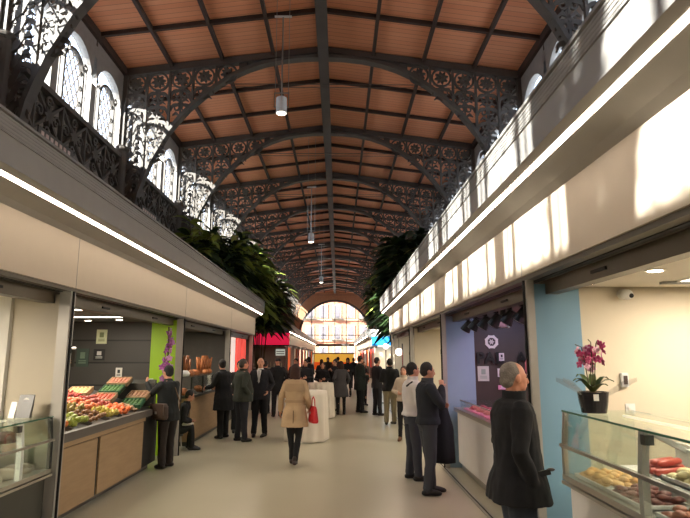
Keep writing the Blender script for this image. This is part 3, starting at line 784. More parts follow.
goods('red_flower_bunch', 'dark bunch with red blooms on the butcher counter left of the elderly man', 'plant', None, lambda g: [g.ell((.07 * math.cos(k * 1.7), .07 * math.sin(k * 2.3), .12 + .04 * (k % 3)), (.05, .05, .05), n=8, k=5) for k in range(14)] and g, mat('dark_bunch', (40, 50, 30), .6, col2=(170, 30, 40), scale=22), [(2.25, 7.3, 1.123, 0)])
t = thing('logo_sign', 'white eight sided butcher logo with ring and star on the brown board', 'sign', (2.64, 9.72, 2.06)); o = t.location
g = G(); cx, cz = 2.64, 2.06
g.ribbon([(cx + .095 * math.cos(PI / 8 + k * PI / 4), cz + .095 * math.sin(PI / 8 + k * PI / 4)) for k in range(8)], .045, 'y', 9.69, 9.715, closed=True)
for k in range(8): a = k * PI / 4 + PI / 8; g.ell((cx + .108 * math.cos(a), 9.703, cz + .108 * math.sin(a)), (.016, .012, .016), n=8, k=5)
g.build('outer_ring', M['white'], t, org=o)
g = G()
for k in range(6): a = k * PI / 3; g.ribbon([(cx, cz), (cx + .03 * math.cos(a), cz + .03 * math.sin(a)), (cx + .05 * math.cos(a), cz + .05 * math.sin(a))], [.015, .02, .004], 'y', 9.70, 9.715)
g.build('star', M['white'], t, org=o)
ltr = mat('dark_letters', (16, 14, 15), .35)
t = thing('wall_lettering', 'dark capital letters on the brown butcher board', 'lettering', (2.36, 9.7, 1.66)); 
text_mesh('letters_start', 'PAB', .265, ltr, t, (0.0, -.03, .04), (PI / 2, 0, 0), .012, .008, space=1.05)
text_mesh('letters_end', 'AS', .265, ltr, t, (.68, -.03, .04), (PI / 2, 0, 0), .012, .008, space=1.05)
def poster(label, x0, x1, z0, z1, y, c, mark=None, th=.012):
    t = thing('wall_poster', label, 'poster', ((x0 + x1) / 2, y, z0)); o = t.location
    G().box(x0, x1, y - th, y, z0, z1).build('sheet', mat('poster_paper', c, .6), t, org=o)
    if mark:
        mm_ = mat('poster_print', mark, .6)
        w, h = x1 - x0, z1 - z0
        G().box(x0 + w * .3, x1 - w * .3, y - th - .003, y - th + .001, z0 + h * .45, z0 + h * .8).box(x0 + w * .2, x1 - w * .2, y - th - .003, y - th + .001, z0 + h * .18, z0 + h * .24).box(x0 + w * .2, x1 - w * .2, y - th - .003, y - th + .001, z0 + h * .3, z0 + h * .35).build('print', mm_, t, org=o)
poster('white paper certificate left below the dark letters', 2.38, 2.57, 1.40, 1.65, 9.70, (200, 200, 190), (150, 165, 150))
poster('upper small white card right of the letters', 2.745, 2.83, 1.74, 1.87, 9.66, (215, 210, 210), (60, 55, 60))
poster('middle small white card on the brown board', 2.72, 2.81, 1.47, 1.61, 9.70, (215, 210, 210), (60, 55, 60))
poster('lower pinkish card on the brown board', 2.72, 2.87, 1.26, 1.33, 9.70, (225, 150, 190), (220, 220, 230))
t = thing('hanging_ham', 'pink wrapped ham hanging from a steel rod before the brown board', 'ham', (2.95, 8.7, 1.6)); o = t.location
G().cyl((2.95, 8.7, 1.85), (2.95, 8.7, 2.46), .015, n=8).build('rod', M['steel'], t, org=o)
G().sect([(1.5, 2.95, 8.7, .04, .04), (1.6, 2.95, 8.7, .09, .07), (1.72, 2.95, 8.7, .08, .06), (1.85, 2.95, 8.7, .03, .03)], 14).build('ham_piece', mat('ham_skin', (150, 84, 92), .5, vary=.2), t, org=o, smooth=True)
def spot(i, x, y, z, tx, ty):
    labs = ['first', 'second', 'third', 'fourth', 'fifth', 'sixth', 'seventh']
    t = thing('spotlight', 'black track spotlight under the right header, %s from the left' % labs[i], 'lamp', (x, y, z), 0, 'butcher stall spotlights'); o = t.location
    m = Euler((tx, ty, 0)).to_matrix()
    G().box(x - .03, x + .03, y - .03, y + .03, z + .09, 2.465).build('bracket', M['black'], t, org=o)
    c = Vector((x, y, z)); a, b = c + m @ Vector((0, 0, .09)), c - m @ Vector((0, 0, .09))
    G().cyl(a, b, .05, .085, 14).build('housing', M['black'], t, org=o)
    G().cyl(b - m @ Vector((0, 0, .001)), b - m @ Vector((0, 0, .006)), .07, .07, 14).build('lens', mat('spot_rim', (150, 140, 120), .3), t, org=o)
for i, (u, y) in enumerate([(2.10, 9.1), (2.10, 8.6), (2.12, 8.1), (2.14, 7.6), (2.3, 7.8), (2.14, 7.0), (2.16, 6.55)]): spot(i, u, y, 2.30, .3 if i not in (4,) else 0, .5 if i not in (4,) else 0)
t = G().box(2.05, 2.09, 5.6, 9.6, 2.44, 2.466).build('light_track', M['black']); tag(t, 'black light track carrying the butcher spotlights', 'track')
# things in the empty cream stall and last stall
t = thing('hanging_lantern', 'round white globe lamp glowing at the corner of the far right stall', 'lamp', (2.0, 18.6, 2.0)); o = t.location
G().ell((2.0, 18.6, 1.95), (.12, .12, .12)).build('globe', M['globe'], t, org=o, smooth=True); G().cyl((2.0, 18.6, 2.06), (2.0, 18.6, 2.46), .008, n=6).build('cable', M['black'], t, org=o)
poster('tall grey and red display panel by the far right stall', 1.98, 2.02, .9, 2.2, 17.6, (90, 90, 96), (170, 60, 60))
for k, (x, y, z) in enumerate([(1.9, 22.5, 2.2), (2.6, 23, 2.0), (3.2, 24, 1.95)]):
    t = thing('globe_lamp', ['glowing round lamp beside the blue sign', 'second glowing round lamp right of the blue sign', 'third glowing round lamp, rightmost by the blue sign'][k], 'lamp', (x, y, z)); o = t.location
    G().ell((x, y, z), (.11, .11, .11)).build('globe', M['globe'], t, org=o, smooth=True); G().cyl((x, y, 0), (x, y, z - .13), .02, n=6).cyl((x, y, 0), (x, y, .03), .2, n=16).build('pole', M['black'], t, org=o)

# ------------------------------------------------------------------ fruit stall
t = thing('fruit_counter', 'oak fronted fruit counter with grey edge on the left', 'counter', (-3.5, 8, 0)); o = t.location
G().box(-3.15, -4.2, 6.45, 9.75, 0, .1).build('plinth', M['worktop'], t, org=o)
G().box(-3.06, -4.25, 6.45, 9.2, .1, .86).box(-3.06, -4.25, 9.2, 9.85, .1, .86).build('carcass', M['slot'], t, org=o)
for y0, y1 in ((6.45, 7.42), (7.5, 9.12)): G().box(-3.04, -3.065, y0, y1, .1, .80).build('door', M['oak'], t, org=o)
G().box(-3.04, -3.065, 6.45, 9.2, .81, .87).build('rail', M['oak'], t, org=o); G().box(-3.10, -3.065, 9.2, 9.85, .1, .87).build('side_panel', M['oak'], t, org=o)
G().box(-3.02, -3.1, 6.42, 9.9, .87, .97).prism([(-3.1, .87), (-3.1, .93), (-4.25, 1.27), (-4.25, .87)], 'y', 6.42, 9.9).build('worktop', M['worktop'], t, org=o)
def bedz(x): return .93 + (-3.1 - x) * .30
FR = {}
def fruit(kind, x, y, r_, rr):
    z = bedz(x) + r_ * .9 + rr.uniform(0, .045) + .02 * math.sin(y * 9) ** 2
    spec = {
        'green_apple': ('apple', (158, 168, 66), 'pale green apple heaped near the front of the fruit counter', 'green apples on the fruit counter'),
        'orange_fruit': ('orange', (224, 130, 62), 'orange in the nearest front corner heap by the post', 'oranges by the post'),
        'pear': ('pear', (150, 130, 62), 'olive brown pear in the middle of the fruit counter', 'pears in the middle heap'),
        'kiwi': ('kiwi', (138, 96, 58), 'brown kiwi heaped at the front of the counter right of the green apples', 'brown kiwis at the front'),
        'tomato': ('tomato', (206, 112, 70), 'orange red tomato heaped at the back of the fruit counter', 'tomatoes at the back'),
        'tangerine': ('tangerine', (222, 112, 60), 'bright tangerine in the front heap right of the yellow pears', 'bright tangerines at the front'),
        'red_apple': ('apple', (160, 72, 58), 'dark red apple at the back of the fruit counter', 'red apples at the back'),
        'yellow_pear': ('pear', (178, 160, 62), 'yellow green pear in the front heap beside the tangerines', 'yellow pears at the front'),
        'mushroom': ('mushroom', (176, 140, 108), 'beige brown mushroom in the heap before the crates', 'mushrooms before the crates'),
        'strawberry': ('strawberry', (176, 70, 60), 'red strawberry in the punnets near the crates', 'strawberries near the crates'),
    }[kind]
    if kind not in FR:
        mt = mat(kind + '_skin', spec[1], .4, vary=.18, scale=8)
        g = G()
        if 'pear' in kind: g.sect([(-.9, 0, 0, .3, .3), (-.6, 0, 0, .85, .85), (-.1, 0, 0, 1, 1), (.5, 0, 0, .62, .62), (1, 0, 0, .35, .35), (1.15, 0, 0, .12, .12)], 12)
        elif 'apple' in kind: g.sect([(-.8, 0, 0, .35, .35), (-.75, 0, 0, .6, .6), (-.1, 0, 0, 1, 1), (.4, 0, 0, .95, .95), (.8, 0, 0, .55, .55), (.66, 0, 0, .15, .15)], 12)
        elif kind == 'kiwi': g.ell((0, 0, 0), (.8, 1.05, .8), n=12)
        elif kind == 'mushroom': g.sect([(-.8, 0, 0, .3, .3), (0, 0, 0, .35, .35), (0, 0, 0, .95, .95), (.4, 0, 0, .85, .85), (.75, 0, 0, .3, .3)], 12)
        elif kind == 'strawberry': g.sect([(-.9, 0, 0, .15, .15), (-.2, 0, 0, .65, .65), (.5, 0, 0, .8, .8), (.8, 0, 0, .4, .4)], 10)
        else: g.sect([(-.85, 0, 0, .35, .35), (-.5, 0, 0, .85, .85), (0, 0, 0, 1, 1), (.5, 0, 0, .85, .85), (.85, 0, 0, .35, .35), (.78, 0, 0, .1, .1)], 12)
        FR[kind] = g.build(kind, mt, smooth=True); ob = FR[kind]
    else: ob = FR[kind].copy(); COL.objects.link(ob)
    ob.location = (x, y, z); ob.scale = (r_, r_, r_); ob.rotation_euler = (rr.uniform(-.5, .5), rr.uniform(-.5, .5), rr.uniform(0, 6))
    tag(ob, spec[2], spec[0], spec[3])
cols = [6.5, 6.85, 7.4, 7.95, 8.4, 8.85]
rows = [(-3.14, -3.42), (-3.44, -3.76), (-3.78, -4.2)]
grid = [['orange_fruit', 'green_apple', 'kiwi', 'yellow_pear', 'tangerine'],
        ['green_apple', 'pear', 'pear', 'tomato', 'red_apple'],
        ['kiwi', 'tomato', 'tomato', 'tomato', 'strawberry']]
rr = random.Random(11)
for r_i, (xa, xb) in enumerate(rows):
    for c in range(5):
        kd = grid[r_i][c]; rad = {'strawberry': .026, 'kiwi': .036, 'mushroom': .03}.get(kd, .044)
        y0, y1 = cols[c] + .03, cols[c + 1] - .01
        ny = max(1, int((y1 - y0) / (rad * 2.05))); nx = max(1, int((xa - xb) / (rad * 2.05)))
        for a in range(nx):
            for b in range(ny): fruit(kd, xa - rad - a * (xa - xb - 2 * rad) / max(1, nx - 1), y0 + rad + b * (y1 - y0 - 2 * rad) / max(1, ny - 1), rad, rr)
for a in range(4):
    for b in range(4): fruit('mushroom', -3.18 - a * .065, 8.92 + b * .07, .032, rr)
# wooden dividers
for k, y in enumerate(cols[1:-1]):
    ob = G().prism([(-3.12, .93), (-4.2, bedz(-4.2)), (-4.2, bedz(-4.2) + .05), (-3.12, .985)], 'y', y, y + .012).build('bin_divider', M['worktop']); tag(ob, 'thin grey divider between fruit heaps', 'divider', 'fruit bin dividers')
# tilted crates at the far end of the counter
def crate(label, x, y, z, rx, lining, prod, pm, g_, fillname):
    t = thing('produce_crate', label, 'crate', (x, y, z)); t.rotation_euler = (R(rx), 0, 0)
    w, d, h = .34, .26, .07
    g = G().box(-w / 2, w / 2, -d / 2, d / 2, 0, .01)
    g.build('crate_floor', M['oak'], t)
    for a in ((-w / 2, w / 2, -d / 2, -d / 2 + .012), (-w / 2, w / 2, d / 2 - .012, d / 2), (-w / 2, -w / 2 + .012, -d / 2, d / 2), (w / 2 - .012, w / 2, -d / 2, d / 2)): G().box(*a, .0, h).build('crate_side', lining, t)
    bpy.context.view_layer.update()
    mw = Matrix.Translation((x, y, z)) @ Matrix.Rotation(R(rx), 4, 'X')
    first = None
    for i in range(4):
        for j in range(5):
            if first is None:
                first = ob = G().ell((0, 0, 0), (.034, .03, .034), n=10, k=6).build(fillname, pm, smooth=True)
            else: ob = first.copy(); COL.objects.link(ob)
            ob.location = mw @ Vector((-w / 2 + .045 + j * .062, -d / 2 + .045 + i * .056, .04)); ob.rotation_euler = (0, 0, i * 2.1 + j)
            tag(ob, fillname.replace('_', ' ') + ' in the ' + g_, fillname.split('_')[-1], fillname.replace('_', ' ') + ' group in ' + g_)
lime_l = mat('green_crate', (40, 84, 56), .5); wood_l = M['oak']
crate('open crate of tomatoes in the row tilted up behind the strawberries', -3.66, 9.06, 1.14, 20, wood_l, 0, mat('crate_tomato', (186, 92, 68), .4, vary=.3, scale=10), 'tilted crate behind strawberries', 'small_tomato')
crate('open crate with pale asparagus coloured produce at the back', -4.03, 9.02, 1.24, 20, wood_l, 0, mat('crate_pale', (206, 186, 130), .5, vary=.3, scale=10), 'back left tilted crate', 'pale_artichoke')
crate('green lined crate of salad, lower one by the photographing man', -3.29, 9.27, 1.04, 20, lime_l, 0, mat('salad', (60, 96, 44), .5, vary=.5, scale=14), 'lower green lined crate', 'lettuce_head')
crate('green lined crate of salad, upper one by the photographing man', -3.66, 9.36, 1.25, 20, lime_l, 0, mat('salad_b', (80, 120, 60), .5, vary=.5, scale=14), 'upper green lined crate', 'green_pepper')
crate('wooden crate of brown mushrooms near the photographing man', -3.29, 9.56, 1.145, 20, wood_l, 0, mat('mush_b', (150, 112, 84), .6, vary=.3, scale=14), 'wooden crate by the man', 'brown_mushroom')
crate('topmost tilted crate with pinkish produce under the white switch', -3.66, 9.66, 1.36, 20, wood_l, 0, mat('pinkish', (190, 130, 104), .6, vary=.3, scale=14), 'topmost tilted crate', 'pink_radish')
t = G().prism([(9.8, .98), (9.9, .98), (9.9, 1.42), (9.8, 1.36)], 'x', -3.12, -3.84).build('crate_backing', M['case_dark']); tag(t, 'dark backing board behind the tilted produce crates', 'rack')

# slate wall fittings
poster('pale white notice high on the slate wall', -3.98 - .65, -3.98 - .45, 2.05, 2.32, 10.9, (205, 210, 170), (120, 130, 90))
poster('dark framed screen with green and orange picture on slate wall', -5.25, -5.02, 1.62, 1.98, 10.9, (50, 46, 36), (120, 90, 50))
poster('dark framed board with grey green sheet on slate wall', -4.98, -4.75, 1.62, 1.96, 10.9, (60, 76, 66), (110, 130, 110))
poster('small dark square sign with white figure on slate wall', -4.66, -4.45, 1.74, 1.95, 10.9, (34, 34, 34), (200, 200, 195))
poster('white thermostat like card on slate wall left of the man', -4.22, -4.1, 1.42, 1.6, 10.9, (225, 222, 212), (60, 60, 60))
poster('small white socket plate below the white card', -4.2, -4.1, 1.18, 1.28, 10.9, (215, 212, 200), (150, 150, 150))
t = thing('steel_stand', 'thin white pole stand hung before the slate wall', 'stand', (-4.75, 9.9, 0)); o = t.location
G().cyl((-4.75, 9.9, 0), (-4.75, 9.9, 2.46), .016, n=8).build('pole', M['steel'], t, org=o)
G().box(-4.9, -4.5, 9.85, 9.95, 1.2, 1.23).build('shelf', M['steel'], t, org=o)
G().cyl((-4.75, 9.9, 0), (-4.75, 9.9, .03), .2, n=18).build('base', M['steel'], t, org=o)
t = thing('hanging_bracket', 'white pipe hanging from the stall ceiling beside the green basket', 'pipe', (-4.5, 9.5, 2.0)); o = t.location
G().tube([(-4.5, 9.5, 2.46), (-4.5, 9.5, 2.0), (-4.45, 9.5, 1.95), (-4.38, 9.5, 1.95)], .018, 8).build('pipe', M['whiteplastic'], t, org=o)
r5 = random.Random(9)
t = thing('hanging_basket', 'leafy green basket hanging left in the fruit stall', 'plant', (-4.35, 8.5, 2.2)); o = t.location
g = G()
for k in range(60):
    c = Vector((-4.35 + r5.uniform(-.16, .16), 8.5 + r5.uniform(-.14, .14), 2.16 + r5.uniform(-.16, .14))); g.ell(c, (.045, .03, .008), Euler((r5.uniform(0, 3), r5.uniform(0, 3), 0)).to_matrix(), 6, 4)
g.build('foliage', mat('basket_leaf', (90, 118, 88), .5, vary=.4), t, org=o)
G().sect([(2.05, -4.35, 8.5, .08, .08), (2.2, -4.35, 8.5, .12, .12)], 14).build('pot', M['white'], t, org=o)
G().cyl((-4.35, 8.5, 2.2), (-4.35, 8.5, 2.46), .006, n=5).build('cord', M['steel'], t, org=o)
t = thing('red_poinsettia', 'red hanging flower bunch beside the green basket', 'plant', (-4.5, 9.2, 2.1)); o = t.location
g = G()
for k in range(26):
    c = Vector((-4.62 + r5.uniform(-.13, .13), 9.2 + r5.uniform(-.1, .1), 2.1 + r5.uniform(-.12, .12))); g.ell(c, (.05, .03, .01), Euler((r5.uniform(0, 3), r5.uniform(0, 3), 0)).to_matrix(), 6, 4)
g.build('petals', mat('red_petals', (180, 24, 36), .5), t, org=o); G().cyl((-4.62, 9.2, 2.1), (-4.62, 9.2, 2.46), .006, n=5).build('cord', M['steel'], t, org=o)
# purple flower garland at the post
t = thing('flower_garland', 'tall purple orchid garland beside the post by the lime wall', 'plant', (-3.16, 10.6, .9)); o = t.location
r6 = random.Random(4); pm = [mat('purple_petal', (150, 70, 140), .5, vary=.3, scale=20), mat('mauve_petal', (190, 130, 180), .5, vary=.3, scale=20)]
G().tube([(-3.16, 10.6, 0), (-3.18, 10.6, .9), (-3.15, 10.6, 1.6), (-3.17, 10.6, 2.35)], .015, 6).build('stem', M['stem'], t, org=o)
for k in range(34):
    z = .95 + 1.35 * k / 33; c = Vector((-3.17 + r6.uniform(-.07, .07), 10.58 + r6.uniform(-.08, .06), z + r6.uniform(-.03, .03))); g = G(); rm = Euler((PI / 2 + r6.uniform(-.5, .5), r6.uniform(-.5, .5), r6.uniform(0, 3))).to_matrix()
    for s in range(5):
        a = s * 2 * PI / 5; g.ell(c + rm @ Vector((.035 * math.cos(a), .035 * math.sin(a), 0)), (.034, .024, .008), rm @ Matrix.Rotation(a, 3, 'Z'), 7, 4)
    g.build('flower', pm[k % 2], t, org=o, smooth=True)
G().sect([(0, -3.16, 10.6, .07, .07), (.25, -3.16, 10.6, .09, .09)], 14).build('pot', M['case_dark'], t, org=o)

# ------------------------------------------------------------------ bread stall (third bay)
t = thing('bread_counter', 'oak slatted counter with glass upstand on the left behind the fruit stall', 'counter', (-3.3, 13.2, 0)); o = t.location
G().box(-3.06, -3.7, 12.0, 15.4, .08, .95).build('front_panel', M['oak'], t, org=o); G().box(-3.1, -3.66, 12.0, 15.4, 0, .08).build('plinth', M['case_dark'], t, org=o)
G().box(-3.04, -3.72, 11.97, 15.42, .95, 1.0).build('worktop', M['case_dark'], t, org=o)
G().box(-3.07, -3.08, 12.1, 15.2, 1.0, 1.38).box(-3.07, -3.5, 12.1, 15.2, 1.38, 1.39).build('glass_upstand', M['glass'], t, org=o)
for y in (12.1, 13.1, 14.1, 15.17): G().box(-3.07, -3.10, y, y + .03, 1.0, 1.38).build('glass_post', M['black'], t, org=o)
bm_ = mat('bread_crust', (160, 96, 50), .6, vary=.4, scale=10)
goods('bread_loaf', 'brown loaf piled on the far left counter', 'bread', 'loaves on the bread counter', lambda g: g.sect([(0, 0, 0, .07, .12), (.04, 0, 0, .09, .15), (.09, 0, 0, .07, .12), (.11, 0, 0, .03, .06)], 12), bm_, [(-3.25 - .2 * (k % 2), 12.2 + .22 * k, 1.395 if k % 3 else 1.001, rnd.uniform(-.4, .4)) for k in range(13)])
goods('bread_sack', 'tall brown paper sack of bread sticks on the bread counter', 'bread', 'bread stick sacks', lambda g: [g.cyl((.05 * math.cos(k), .05 * math.sin(k * 2), 0), (.09 * math.cos(k), .09 * math.sin(k * 2), .35 + .04 * (k % 3)), .025, .02, 7) for k in range(7)] and g, bm_, [(-3.35, 12.4, 1.40, 0), (-3.4, 12.8, 1.40, 1), (-3.35, 13.9, 1.40, 2), (-3.4, 14.3, 1.40, 3), (-3.38, 14.8, 1.40, 4)])
goods('white_paper_roll', 'white rounded paper bundle on the bread counter', 'paper', None, lambda g: g.sect([(0, 0, 0, .12, .16), (.06, 0, 0, .14, .18), (.12, 0, 0, .08, .1)], 12), M['white'], [(-3.3, 12.25, 1.395, 0)])
# red lit stall
t = thing('market_stall', 'stall with glowing red and white panels at the end of the left row', 'stall', (-3.4, 17.8, 0)); o = t.location
for k, (y, c) in enumerate([(16.0, 'r'), (17.0, 'w'), (18.0, 'r'), (19.0, 'r')]):
    G().box(-3.2, -3.24, y, y + .7, .96, 2.38).build('display_panel', mat('lit_panel_%d' % k, (235, 80, 70) if c == 'r' else (240, 215, 205), .5, vary=.3, emit=.9), t, org=o)
G().box(-3.12, -3.6, 15.8, 19.7, 0, .9).build('front_panel', M['case_dark'], t, org=o); G().box(-3.1, -3.64, 15.76, 19.68, .9, .94).build('worktop', M['steel'], t, org=o)

# ------------------------------------------------------------------ far stalls beyond the gap
t = thing('sign_board', 'wide crimson red sign across the end of the far left stall', 'sign', (-4.8, 34.9, 2.55)); o = t.location
G().box(LB, -3.0, 34.84, 34.95, 2.5, 3.22).build('board', M['red'], t, org=o); G().box(LB, -3.0, 34.83, 34.96, 2.44, 2.5).build('lower_trim', M['case_dark'], t, org=o)
t = thing('sign_board', 'bright sky blue sign at the end of the far right stall', 'sign', (3.8, 41.9, 2.6)); o = t.location
G().box(2.5, RB, 41.84, 41.95, 2.58, 3.25).build('board', M['skyblue'], t, org=o); G().box(2.5, RB, 41.8, 41.96, 2.50, 2.58).build('lower_trim', M['white'], t, org=o)
G().box(LB, -3.0, 34.84, 35.0, 3.22, 3.75).build('stall_end_panel', M['hood']); tag(bpy.data.objects['stall_end_panel'], 'grey roof end panel above the crimson sign', 'panel')
t = G().box(2.5, RB, 41.9, 42.0, 3.25, 3.75).build('roof_end_panel', M['offwhite']); tag(t, 'white roof end panel above the blue sign', 'panel')
# interior of the red sign stall
partition('dark back wall inside the red sign stall', M['greywall'], LB, -3.4, 39.8)
t = thing('stall_counter', 'dark serving counter below the crimson sign', 'counter', (-4.8, 35.4, 0)); o = t.location
G().box(LB, -3.3, 35.2, 35.8, 0, 1.05).build('front_panel', M['case_dark'], t, org=o); G().box(LB, -3.26, 35.15, 35.84, 1.05, 1.1).build('worktop', M['steel'], t, org=o)
t = thing('menu_board', 'pale lit menu board inside the red sign stall', 'sign', (-4.0, 39.7, 2.0)); o = t.location
G().box(-4.35, -3.7, 39.7, 39.76, 1.85, 2.3).build('board', mat('menu_lit', (190, 205, 195), .5, emit=.6), t, org=o); G().box(-4.3, -3.75, 39.69, 39.701, 1.95, 2.0).box(-4.3, -3.75, 39.69, 39.701, 2.1, 2.15).build('print', M['case_dark'], t, org=o)
goods('bottle', 'bottle on the shelf line inside the red sign stall', 'bottle', 'bottles in the red sign stall', lambda g: g.sect([(0, 0, 0, .05, .05), (.22, 0, 0, .05, .05), (.28, 0, 0, .018, .018), (.36, 0, 0, .018, .018)], 10), mat('bottle_glass', (150, 150, 130), .15), [(-6.4 + .22 * k, 35.5, 1.101, 0) for k in range(14)])
# stalls further along the aisle
pc = ['orange', 'cream', 'redpanel', 'redpanel', 'orange', 'yellow', 'redpanel', 'orange']
pn = ['orange', 'cream', 'red', 'red', 'orange', 'yellow', 'red', 'orange']
ordw = ['nearest', 'second', 'third', 'fourth', 'fifth', 'sixth', 'seventh', 'furthest']
for k in range(8):
    y = 36.2 + 4.9 * k
    t = thing('market_stall', '%s stall along the far left row, with a glowing %s panel' % (ordw[k], pn[k]), 'stall', (-3.3, y + 2, 0)); o = t.location
    G().box(-3.3, -3.34, y, y + 3.2, .9, 2.38).build('display_panel', M[pc[k]], t, org=o); G().box(-3.26, -3.38, y, y + 4.0, 0, .9).build('counter', M['case_dark'], t, org=o)
pc = ['redpanel', 'redpanel', 'orange', 'cream', 'redpanel', 'orange']; pn = ['red', 'red', 'orange', 'cream', 'red', 'orange']
for k in range(6):
    y = 42.7 + 4.9 * k
    t = thing('market_stall', '%s stall along the far right row, with a glowing %s panel' % (ordw[k], pn[k]), 'stall', (2.8, y + 2, 0)); o = t.location
    G().box(2.75, 2.79, y, y + 3.6, .9, 2.38).build('display_panel', M[pc[k]], t, org=o); G().box(2.72, 2.85, y, y + 4.0, 0, .9).build('counter', M['case_dark'], t, org=o)
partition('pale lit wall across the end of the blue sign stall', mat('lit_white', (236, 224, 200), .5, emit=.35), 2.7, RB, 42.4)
t = thing('sign_board', 'long yellow lit sign across the far end of the hall', 'sign', (XC, 78, 1.4)); o = t.location
G().box(-3.4, 2.2, 78, 78.1, 1.0, 2.1).build('board', M['yellow'], t, org=o); G().box(-3.5, 2.3, 77.98, 78.12, 2.1, 2.25).build('frame', M['case_dark'], t, org=o)
for x in (-3.4, 2.1): G().box(x, x + .1, 78, 78.1, 0, 1.0).build('leg', M['case_dark'], t, org=o)
t = G().box(-3.4, 2.2, 78.2, 78.6, 0, 1.0).build('serving_counter', M['orange']); tag(t, 'orange counter under the yellow sign at the far end', 'counter')

# small plates on the left railing
for k, (y, x) in enumerate([(12.2, 0), (18.6, 0)]):
    t = thing('name_plate', ['small pale plate on the left ironwork railing, nearer one', 'small pale plate on the left ironwork railing, further one'][k], 'sign', (XL + .26, y, 6.35)); o = t.location
    G().box(XL + .231, XL + .26, y - .8, y + .8, 6.35, 6.7).build('plate', M['greywall'], t, org=o)
    g = G()
    for q in range(7): g.box(XL + .26, XL + .27, y - .7 + q * .2, y - .58 + q * .2, 6.4, 6.62)
    g.build('pale_marks', mat('pale_mark', (220, 200, 190), .6), t, org=o)

# ------------------------------------------------------------------ cocktail tables
def cocktail(label, cl, x, y, r, h, seed):
    t = thing('cocktail_table', label, 'table', (x, y, 0)); o = t.location
    G().cyl((x, y, h - .03), (x, y, h - .004), r * .88, n=32).build('tabletop', M['white'], t, org=o)
    G().cyl((x, y, .03), (x, y, h - .03), .035, n=12).build('leg', M['steel'], t, org=o); G().cyl((x, y, 0), (x, y, .03), r * .5, n=24).build('base', M['steel'], t, org=o)
    n = 96; g = G(); rings = []
    for i in range(12):
        q = i / 11; z = h - (h - .015) * q
        ring = []
        for j in range(n):
            a = 2 * PI * j / n; w = math.sin(a * 15 + seed + math.sin(a * 3) * 1.5) * .5 + .3 * math.sin(a * 8 + seed)
            rad = r * (.905 + .05 * q) + w * .06 * q ** .6
            ring.append((x + rad * math.cos(a), y + rad * math.sin(a), z))
        rings.append(ring)
    vs = [(x, y, h)] + [p for r_ in rings for p in r_]; fs = [(0, 1 + j, 1 + (j + 1) % n) for j in range(n)]
    for i in range(11):
        for j in range(n): fs.append((1 + i * n + j, 1 + i * n + (j + 1) % n, 1 + (i + 1) * n + (j + 1) % n, 1 + (i + 1) * n + j))
    g.add(vs, fs); c = g.build('tablecloth', M['cloth'], smooth=True, org=o); c.location = o
    tag(c, cl, 'tablecloth')
cocktail('tall round table nearer the viewer beside the woman in beige coat', 'floor length white cloth on the nearer standing table', -.70, 12.8, .50, 1.06, 0)
cocktail('tall round table behind the first, further from the viewer', 'floor length white cloth on the further standing table', -.52, 17.4, .42, 1.02, 2)
